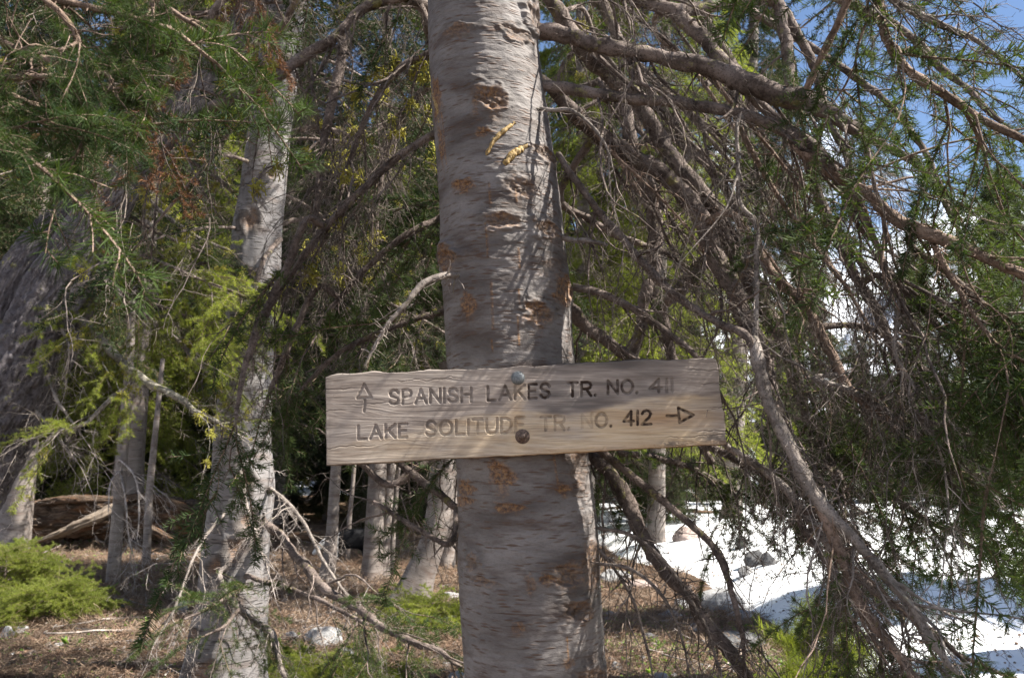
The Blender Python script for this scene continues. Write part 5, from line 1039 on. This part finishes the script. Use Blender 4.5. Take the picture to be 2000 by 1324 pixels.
def rock(px, py, Y, wpx, hpx, mat, label, seed, group=None, lift=0.25, dpt=.8, name='rock'):
    D, F = ico(); x = X_at(px, Y); snow_h = max(0, float(snow_th(np.array(x), np.array(Y))[0])); g0 = float(gz(x, Y))+snow_h
    s = Y*1.01/FPX; a, h = wpx*s/2, hpx*s/2
    n = D.reshape(-1, 3); r = 1+.22*fbm(n[:, 0]*1.3, n[:, 1]*1.3, n[:, 2]*1.3, seed, 4)
    # facets
    rng = np.random.default_rng(seed)
    for k in range(9):
        q = nrm(rng.normal(size=3)); dd = n@q*r; lim = .72+.2*rng.random(); r = np.where(dd > lim, r*lim/np.maximum(dd, 1e-3), r)
    V = n*r[:, None]*np.array([a, a*dpt, h*1.3]); V += [x, Y, g0+h*lift]
    mk(name, V, F, M[mat], None, origin=(x, Y, g0), label=label, cat='rock', group=group, smooth=False)
ROCKS = [(1395,1165,8.0,95,62,'rock','large pale grey boulder with dark streaks at the snow edge'),(1430,1200,7.7,50,30,'rock','grey stone tucked in front of the pale boulder'),(1330,1085,11.0,52,32,'rock_pink','pinkish brown boulder half sunk in the snow'),
 (1462,1122,9.6,46,38,'rock_dark','dark rounded rock in the snow hollow, middle of three'),(1438,1108,9.9,26,26,'rock_dark','small black rock left of the snow hollow rocks'),(1487,1128,9.5,28,34,'rock_dark','upright dark rock right of the snow hollow rocks'),(1445,1135,9.4,30,22,'rock','grey stone under the dark snow rocks'),
 (1428,1250,6.4,110,34,'rock_dark','flat dark slab below the pale boulder'),(1255,1245,6.6,30,22,'rock_dark','dark blue grey stone right of the sign tree'),(1342,1232,6.7,28,24,'rock','pale round stone beside the dark slab'),(1275,1318,5.7,40,34,'rock','round light stone at the bottom right of the trunk'),
 (1318,1175,7.9,34,20,'rock','flat pale stone in the litter above the round ones'),(1300,1195,7.4,60,16,'rock','thin slate like stone in the brown litter'),(1195,1120,9.6,60,30,'rock','grey boulder just right of the sign tree'),(1240,1135,9.2,70,18,'rock_pink','flat brown stone behind the grey boulder'),
 (55,1222,7.0,34,34,'rock','pale squared stone at the left edge'),(80,1218,6.8,28,24,'rock','darker stone right of the squared one'),(30,1212,7.0,14,20,'rock','small stone left of the squared one'),
 (378,1180,7.6,22,44,'rock','white upright stone beside the pale trunk'),(650,1240,6.2,80,44,'rock','broad pale slab in the litter left of the sign tree'),(690,1275,5.9,40,50,'rock','white pointed stone in front of the broad slab'),(585,1238,6.3,36,16,'rock','flat pale stone near the pale trunk'),
 (885,1160,8.0,50,18,'rock','flat grey rock beside the curved trunk foot'),(880,1205,6.8,44,30,'rock','rounded pale rock left of the sign tree foot'),(900,1310,5.3,50,30,'rock','pale stone touching the sign tree at the bottom'),(145,1105,9.5,22,20,'rock_pink','pinkish stone behind the green saplings'),(420,1130,9.2,20,14,'rock','little grey stone under the log'),
 (1360,1290,5.9,60,14,'rock_dark','narrow dark ledge at the bottom of the boughs'),(1420,1300,5.8,50,20,'rock','grey flat stone at the foot of the young pine'),(1195,1300,5.7,26,16,'rock','small stone by the sign tree, bottom right'),(1180,1195,8.0,40,14,'rock','low grey stone right behind the trunk')]
for i, (px, py, Y, w, h, mt, lb) in enumerate(ROCKS):
    Yg = 1.6*FPX/max(60, (py+h*0.3-880.5))*1.0; rock(px, py, Yg, w, h, mt, lb, 200+i)
far_r = [(1190, 985, 60), (1250, 990, 90), (1160, 1000, 50), (1310, 985, 50)]
for i, (px, py, w) in enumerate(far_r): rock(px, py, 19+i*.5, w, 30, 'rock_dark', ['dark boulder at the top of the snow, second from the sign tree', 'widest dark boulder on the upper edge of the snow', 'dark boulder at the top of the snow nearest the sign tree', 'dark boulder at the top of the snow farthest right'][i], 260+i)

def logwood(name, c1, c2, c3, sc=(2, 30, 30)):
    m, t = new_mat(name); uv = t.add('ShaderNodeUVMap').outputs[0]
    n1 = t.add('ShaderNodeTexNoise', ins={'Vector': t.mapping(uv, (5, 15, 1)), 'Scale': 1.0, 'Detail': 7.0, 'Roughness': 0.68, 'Distortion': 1.0}).outputs['Fac']
    n2 = t.noise(uv, 2.3, 4, 0.6); col = t.ramp(n1, [(0.3, c1), (0.48, c2), (0.68, c3)]); col = t.mix(t.ramp(n2, [(0.50, 0.0), (0.66, 0.6)]), col, tuple(x*1.0 for x in (0.17, 0.075, 0.03)))
    finish(t, col, 0.9, n1, 1.0, 0.03, 0.15); return m
M['rotten'] = logwood('rotten_wood', (0.018, 0.012, 0.008), (0.075, 0.05, 0.034), (0.20, 0.15, 0.11))
m, t = new_mat('bleached_wood'); uv = t.add('ShaderNodeUVMap').outputs[0]
n1 = t.noise(t.mapping(uv, (3, 40, 1)), 1.0, 6, 0.65); finish(t, t.ramp(n1, [(0.3, (0.07, 0.05, 0.036)), (0.5, (0.19, 0.15, 0.115)), (0.7, (0.33, 0.28, 0.22))]), 0.85, n1, 0.8, 0.01, 0.2); M['bleached'] = m
def logpiece(name, pts, seed, mat, label, parent=None, lump=.18, nr=30, nz=60, flat=.75, cat='log', group=None):
    """pts rows (px,py,Y,half width px)"""
    Q = crom(px_branch(pts), nz); C = Q[:, :3]; R = Q[:, 3]; T = nrm(np.gradient(C, axis=0)); U = np.array([0, 0, 1.]); S = nrm(np.cross(T, U)); Up = np.cross(S, T)
    a = np.linspace(0, 2*pi, nr, endpoint=False); L = np.concatenate([[0], np.cumsum(np.linalg.norm(np.diff(C, axis=0), axis=1))])
    A_, LL = np.meshgrid(a, L); k = fbm(np.cos(A_)*2.2, np.sin(A_)*2.2, LL*1.1, seed, 4); k2 = np.abs(fbm(A_*4, LL*3.6, 0, seed+3, 4))
    endt = np.minimum(1, np.minimum(L, L[-1]-L)/0.12+.25)[:, None]
    RR = R[:, None]*(1+lump*k-0.30*k2+0.10*fbm(A_*7, LL*9, 0, seed+9, 3))*np.where(np.cos(A_*1.0) > 0, 1, 1)*endt
    V = C[:, None]+RR[..., None]*(S[:, None]*np.cos(A_)[..., None]+Up[:, None]*flat*np.sin(A_)[..., None])
    return mk(name, V.reshape(-1, 3), ring_faces(nz, nr), M[mat], parent, origin=C[0] if parent is None else C[0], label=label, cat=cat, uv=np.stack([LL, A_*R.mean()*3], -1).reshape(-1, 2), group=group)
Ylog = 13.3
g_ = float(gz(X_at(230, Ylog), Ylog))
LG = thing('fallen_log', (X_at(250, Ylog), Ylog, g_), 'huge rotten fallen log with torn orange wood lying across the forest floor', 'log')
logpiece('log_body', [(50,1012,13.2,40),(110,1018,13.2,46),(170,1016,13.2,46),(230,1012,13.4,42),(300,1012,13.5,42),(370,1018,13.7,40),(430,1022,13.9,38),(500,1024,14.2,34)], 71, 'rotten', None, LG, lump=.3, nr=64, nz=160, flat=.9, cat=None)
logpiece('upper_slab', [(70,985,13.0,10),(120,976,12.9,14),(180,974,12.9,15),(250,978,12.9,9)], 72, 'rotten', None, LG, flat=.6, cat=None)
logpiece('upper_slab', [(240,975,13.3,10),(290,972,13.3,16),(340,985,13.4,14),(380,1000,13.4,8)], 73, 'rotten', None, LG, flat=.6, cat=None)
logpiece('broken_limb', [(95,1052,12.6,6),(120,1040,12.6,12),(160,1022,12.6,14),(200,1004,12.7,16),(228,982,12.8,10)], 74, 'bleached', None, LG, lump=.12, cat=None)
logpiece('broken_limb', [(270,1020,12.9,8),(300,1035,12.8,9),(335,1052,12.7,8),(380,1064,12.7,6)], 75, 'rotten', None, LG, cat=None)
logpiece('broken_limb', [(60,1060,12.5,4),(90,1050,12.4,6),(130,1032,12.4,6)], 78, 'bleached', None, LG, cat=None)
for i, (pts, lb, mt) in enumerate([
 ([(540,995,14.5,14),(600,990,14.5,16),(650,1000,14.5,12),(700,1005,14.6,8)], 'rotten log behind the mottled stem', 'rotten'),
 ([(560,1020,13.5,6),(620,1028,13.5,7),(690,1030,13.4,6)], 'thin pale log lying under the rotten log', 'bleached'),
 ([(540,1048,12.5,5),(600,1040,12.6,6),(650,1052,12.6,5)], 'short broken log in front of the thin pale log', 'rotten'),
 ([(180,1065,11.6,4),(215,1062,11.6,5),(270,1068,11.6,4)], 'pale stick lying in front of the huge log', 'bleached'),
 ([(40,1092,10.4,5),(80,1095,10.3,6),(125,1100,10.2,5)], 'grey weathered stick behind the saplings', 'bleached'),
 ([(1150,1005,17.5,4),(1250,1000,17.6,6),(1350,1012,17.6,5),(1420,1020,17.6,3)], 'dark fallen trunk lying along the top of the snow', 'rotten'),
 ([(1190,1130,9.0,5),(1260,1140,8.9,6),(1320,1160,8.7,5),(1370,1185,8.5,3)], 'pale fallen branch running to the boulder', 'bleached')]):
    A = [(a, b, c, d) for a, b, c, d in pts]
    # rest them on the ground
    zz = [float(gz(X_at(a, c), c)) for a, b, c, d in A]
    pts2 = []
    for (a, b, c, d), z0 in zip(A, zz):
        r_ = d*c/FPX; pyg = None; pts2.append([X_at(a, c), c, z0+r_*.6+(max(0, float(snow_th(np.array(X_at(a, c)), np.array(c))[0]))), r_])
    Q = np.array(pts2); _pb = px_branch
    px_branch_old = px_branch
    px_branch = lambda p, Q=Q: Q
    logpiece('fallen_branch', A, 80+i, mt, lb, None, lump=.15, nr=16, nz=40)
    px_branch = px_branch_old

# the dog: one continuous skinned body
def skin_body(name, verts, edges, rad, mat, loc, rz, label, cat, root=0, sub=2, attr_fn=None):
    me = bpy.data.meshes.new(name); me.from_pydata(verts, edges, []); o = bpy.data.objects.new(name, me); COL.objects.link(o)
    md = o.modifiers.new('skin', 'SKIN'); md.use_smooth_shade = True
    for i, r in enumerate(rad): me.skin_vertices[0].data[i].radius = (r, r) if not isinstance(r, tuple) else r
    me.skin_vertices[0].data[root].use_root = True
    sb = o.modifiers.new('sub', 'SUBSURF'); sb.levels = sub; sb.render_levels = sub
    me.materials.append(mat); o.location = loc; o.rotation_euler = (0, 0, rz); tag(o, label, cat); ORG[o.name] = np.array(loc); return o
m, t = new_mat('dog_coat'); ob = t.add('ShaderNodeTexCoord').outputs['Object']; sx = t.add('ShaderNodeSeparateXYZ', ins={0: ob})
n1 = t.noise(ob, 22.0, 4, 0.6); e1 = t.math('ADD', sx.outputs[0], t.math('MULTIPLY', n1, 0.09))
rear = t.ramp(t.math('ADD', e1, 0.5), [(0.352, 1.0), (0.365, 0.0)])
legs = t.ramp(t.math('ADD', sx.outputs[2], t.math('MULTIPLY', n1, .05)), [(0.135, 1.0), (0.15, 0.0)])
blaze = t.math('MULTIPLY', t.ramp(t.math('ADD', e1, .5), [(0.83, 0.0), (0.86, 1.0)]), t.ramp(sx.outputs[2], [(0.42, 1.0), (0.44, 0.0)]))
w = t.math('MAXIMUM', t.math('MAXIMUM', rear, legs), blaze)
fur = t.noise(t.mapping(ob, (60, 160, 160)), 1.0, 4, 0.7)
finish(t, t.mix(w, (0.006, 0.006, 0.007), (0.55, 0.54, 0.53)), 0.8, fur, 0.8, 0.006, 0.15); M['dog'] = m
dv = [(-.26, 0, .46), (-.14, 0, .47), (0, 0, .46), (.14, 0, .46), (.22, 0, .48), (.32, 0, .55), (.40, 0, .60), (.46, 0, .58), (.54, 0, .55),   # rump..nose 0-8
      (-.24, .07, .34), (-.21, .075, .24), (-.28, .075, .14), (-.25, .075, .03), (-.21, .075, .02), (-.24, -.07, .34), (-.21, -.075, .24), (-.28, -.075, .14), (-.25, -.075, .03), (-.21, -.075, .02),
      (.17, .07, .36), (.16, .075, .22), (.17, .075, .12), (.165, .075, .03), (.20, .075, .02), (.17, -.07, .36), (.16, -.075, .22), (.17, -.075, .12), (.165, -.075, .03), (.20, -.075, .02),
      (-.34, 0, .45), (-.42, 0, .38), (-.47, 0, .30), (-.52, 0, .27), (.385, .045, .67), (.375, .06, .70), (.385, -.045, .67), (.375, -.06, .70)]
de = [(0, 1), (1, 2), (2, 3), (3, 4), (4, 5), (5, 6), (6, 7), (7, 8), (0, 9), (9, 10), (10, 11), (11, 12), (12, 13), (0, 14), (14, 15), (15, 16), (16, 17), (17, 18), (3, 19), (19, 20), (20, 21), (21, 22), (22, 23), (3, 24), (24, 25), (25, 26), (26, 27), (27, 28), (0, 29), (29, 30), (30, 31), (31, 32), (6, 33), (33, 34), (6, 35), (35, 36)]
dr_ = [.115, .11, .125, .135, .115, .085, .075, .05, .028, .07, .045, .024, .024, .022, .07, .045, .024, .024, .022, .055, .036, .024, .022, .022, .055, .036, .024, .022, .022, .035, .04, .04, .02, .022, .01, .022, .01]
dx_, dY = X_at(698, 10.6), 10.6
dog = skin_body('dog', dv, de, dr_, M['dog'], (dx_, dY, float(gz(dx_, dY))), 0.12, 'black and white dog standing behind the tree stems, its head hidden', 'dog', root=2)

# ------------------------------------------------------------------ ground cover
rng = np.random.default_rng(5)
def gpts(n, x0, x1, y0, y1, snow=False):
    x = x0+(x1-x0)*rng.random(n); y = y0*(y1/y0)**rng.random(n); th_, _ = snow_th(x, y); k = (th_ < -.03) if not snow else (th_ > 0.05)
    k &= (np.abs(x) < y*0.75+1.0)
    x, y = x[k], y[k]; return np.stack([x, y, gz(x, y)+(th_[k] if snow else 0)], 1)
# litter templates: curved sticks and needle clumps
def stick_tpl(key, mat, n, ln, r):
    for s in range(n):
        rg = np.random.default_rng(900+s); A = grow(rg, np.zeros((1, 3)), np.array([[1, 0, 0]]), np.array([ln]), 7, 0, .18); A[..., 2] *= .4
        v, q = tubes(A, np.linspace(r, r*.4, 7)[None], 4); B = side_twigs(rg, A[0], 3, ln*.4, 0, .2, 4); B[..., 2] *= .4; v2, q2 = tubes(B, np.tile(np.linspace(r*.5, r*.2, 4), (3, 1)), 3)
        V, F = join([(v, q), (v2, q2)]); add_tpl(key, [(V, F, None, 0)], [mat])
stick_tpl('stick', M['paletwig'], 3, .35, .005); stick_tpl('stick_dark', M['deadtwig'], 2, .3, .006)
rg = np.random.default_rng(3)
for s in range(2):
    Cc = rg.normal(size=(60, 1, 3))*np.array([.06, .06, .006])+np.array([0, 0, .008]); dd = rg.normal(size=(60, 3))*[1, 1, .25]; Cn = grow(rg, Cc[:, 0], dd, np.full(60, .05), 3, 0, .1)
    v, q = tubes(Cn, np.full((60, 3), .0013), 3); add_tpl('duff', [(v, q, None, 0)], [M['duff_a'] if s else M['duff_b']])
def leaf_blade(rg, base, az, ln, wd, lean):
    n = 6; s = np.linspace(0, 1, n); o = np.array([cos(az), sin(az), 0]); c = base+np.outer(s*ln*lean, o)+np.outer(ln*(s-.25*s**2)*(1-lean*.4), [0, 0, 1]); lt = np.array([-sin(az), cos(az), 0])
    w_ = wd*np.sin(np.clip(s*.92+.08, 0, 1)*pi)**.8; fold = np.array([0, 0, 1])
    V = np.stack([c-lt*w_[:, None]+o*.2*w_[:, None], c-o*.1*w_[:, None], c+lt*w_[:, None]+o*.2*w_[:, None]], 1).reshape(-1, 3)
    F = [(i*3+j, i*3+j+1, i*3+j+4, i*3+j+3) for i in range(n-1) for j in range(2)]
    return V, np.array(F)
for s in range(3):
    pr = [leaf_blade(rg, np.zeros(3), rg.random()*6.28, .05+.03*rg.random(), .011, .5+.4*rg.random()) for _ in range(4)]; V, F = join(pr); add_tpl('sprout', [(V, F, None, 0)], [M['leaf']])
def scatter_obj(name, pts, key, smin, smax, label, cat, tilt=.1):
    I = Inst(); d = rng.normal(size=pts.shape)*[1, 1, tilt]; I.add(rng, pts+[0, 0, .006], d, key, smin+(smax-smin)*rng.random(len(pts))); return I.build(name, None, label=label, cat=cat)
scatter_obj('duff', gpts(16000, -9, 3, 3.8, 17), 'duff', .8, 1.6, 'brown fallen needles and bits covering the forest floor', 'needle litter')
scatter_obj('fallen_twigs', gpts(1500, -8, 3, 3.8, 16), 'stick', .35, 1.3, 'pale dead twigs strewn over the forest floor', 'twigs')
scatter_obj('dark_twigs', gpts(1000, -8, 3, 3.8, 16), 'stick_dark', .35, 1.2, 'dark dead twigs strewn over the forest floor', 'twigs')
stick_tpl('log_stick', M['branch_grey'], 3, .7, .012)
scatter_obj('fallen_sticks', gpts(260, -8, 3, 4.2, 14), 'log_stick', .5, 1.3, 'larger broken sticks lying about the forest floor', 'twigs')
for s_ in range(3):
    D, F = ico(8, 6); D = D.reshape(-1, 3)*np.array([.022, .016, .011])*(1+.25*rg.normal(size=(48, 1))); add_tpl('chip', [(D, F, None, 0)], [[M['duff_a'], M['rock'], M['deadtwig']][s_]])
scatter_obj('bark_chips', gpts(5000, -8, 3, 4, 13), 'chip', .4, 2.2, 'bark chips cones and pebbles on the forest floor', 'bark chips')
sn = gpts(3000, 1, 9, 5, 20, True); scatter_obj('snow_debris', sn, 'chip', .2, .8, 'dark needles and bark bits dropped on the snow', 'snow debris')
def clustered(p, f, th): return p[fbm(p[:, 0]*f, p[:, 1]*f, 0, 12, 2) > th]
scatter_obj('ground_plants', clustered(gpts(9000, -8, 3, 4.2, 16), .9, .15), 'sprout', .4, 1.1, 'low green sprouts growing through the needle litter', 'ground plants')
scatter_obj('ground_plants', clustered(gpts(5000, .5, 2.8, 4.5, 9), .9, -.1), 'sprout', .4, .9, 'tiny green plants between the stones right of the sign tree', 'ground plants')
# individual lilies
LL_ = [(90,1235,7.0),(148,1290,6.0),(38,1310,5.8),(205,1110,10.0),(240,1135,9.3),(275,1205,7.4),(310,1215,7.3),(318,1205,7.4),(170,1245,6.8),(305,1120,9.7),(350,1130,9.4),(232,1185,8.0),(562,1225,6.6),(600,1250,6.3),(705,1225,6.6),(762,1290,5.8),(745,1295,5.8),(625,1275,6.0),(165,1105,10.4),(330,1090,10.6),(840,1170,8.0),(620,1110,9.9),(112,1318,5.7),(530,1240,6.5),(285,1115,9.9),(690,1165,8.1)]
for i, (px, py, Y) in enumerate(LL_):
    rg = np.random.default_rng(1200+i); x = X_at(px, Y); b = np.array([x, Y, float(gz(x, Y))])
    T = thing('lily_plant', b, 'broad leaved green lily shoot standing in the brown needle litter', 'plant', 'lily shoots on the forest floor')
    for k in range(2+int(rg.random() > .6)):
        V, F = leaf_blade(rg, b-[0, 0, .01], rg.random()*6.28, .11+.07*rg.random(), .016+.008*rg.random(), .25+.4*rg.random()); mk('leaf', V, F, M['leaf'], T)
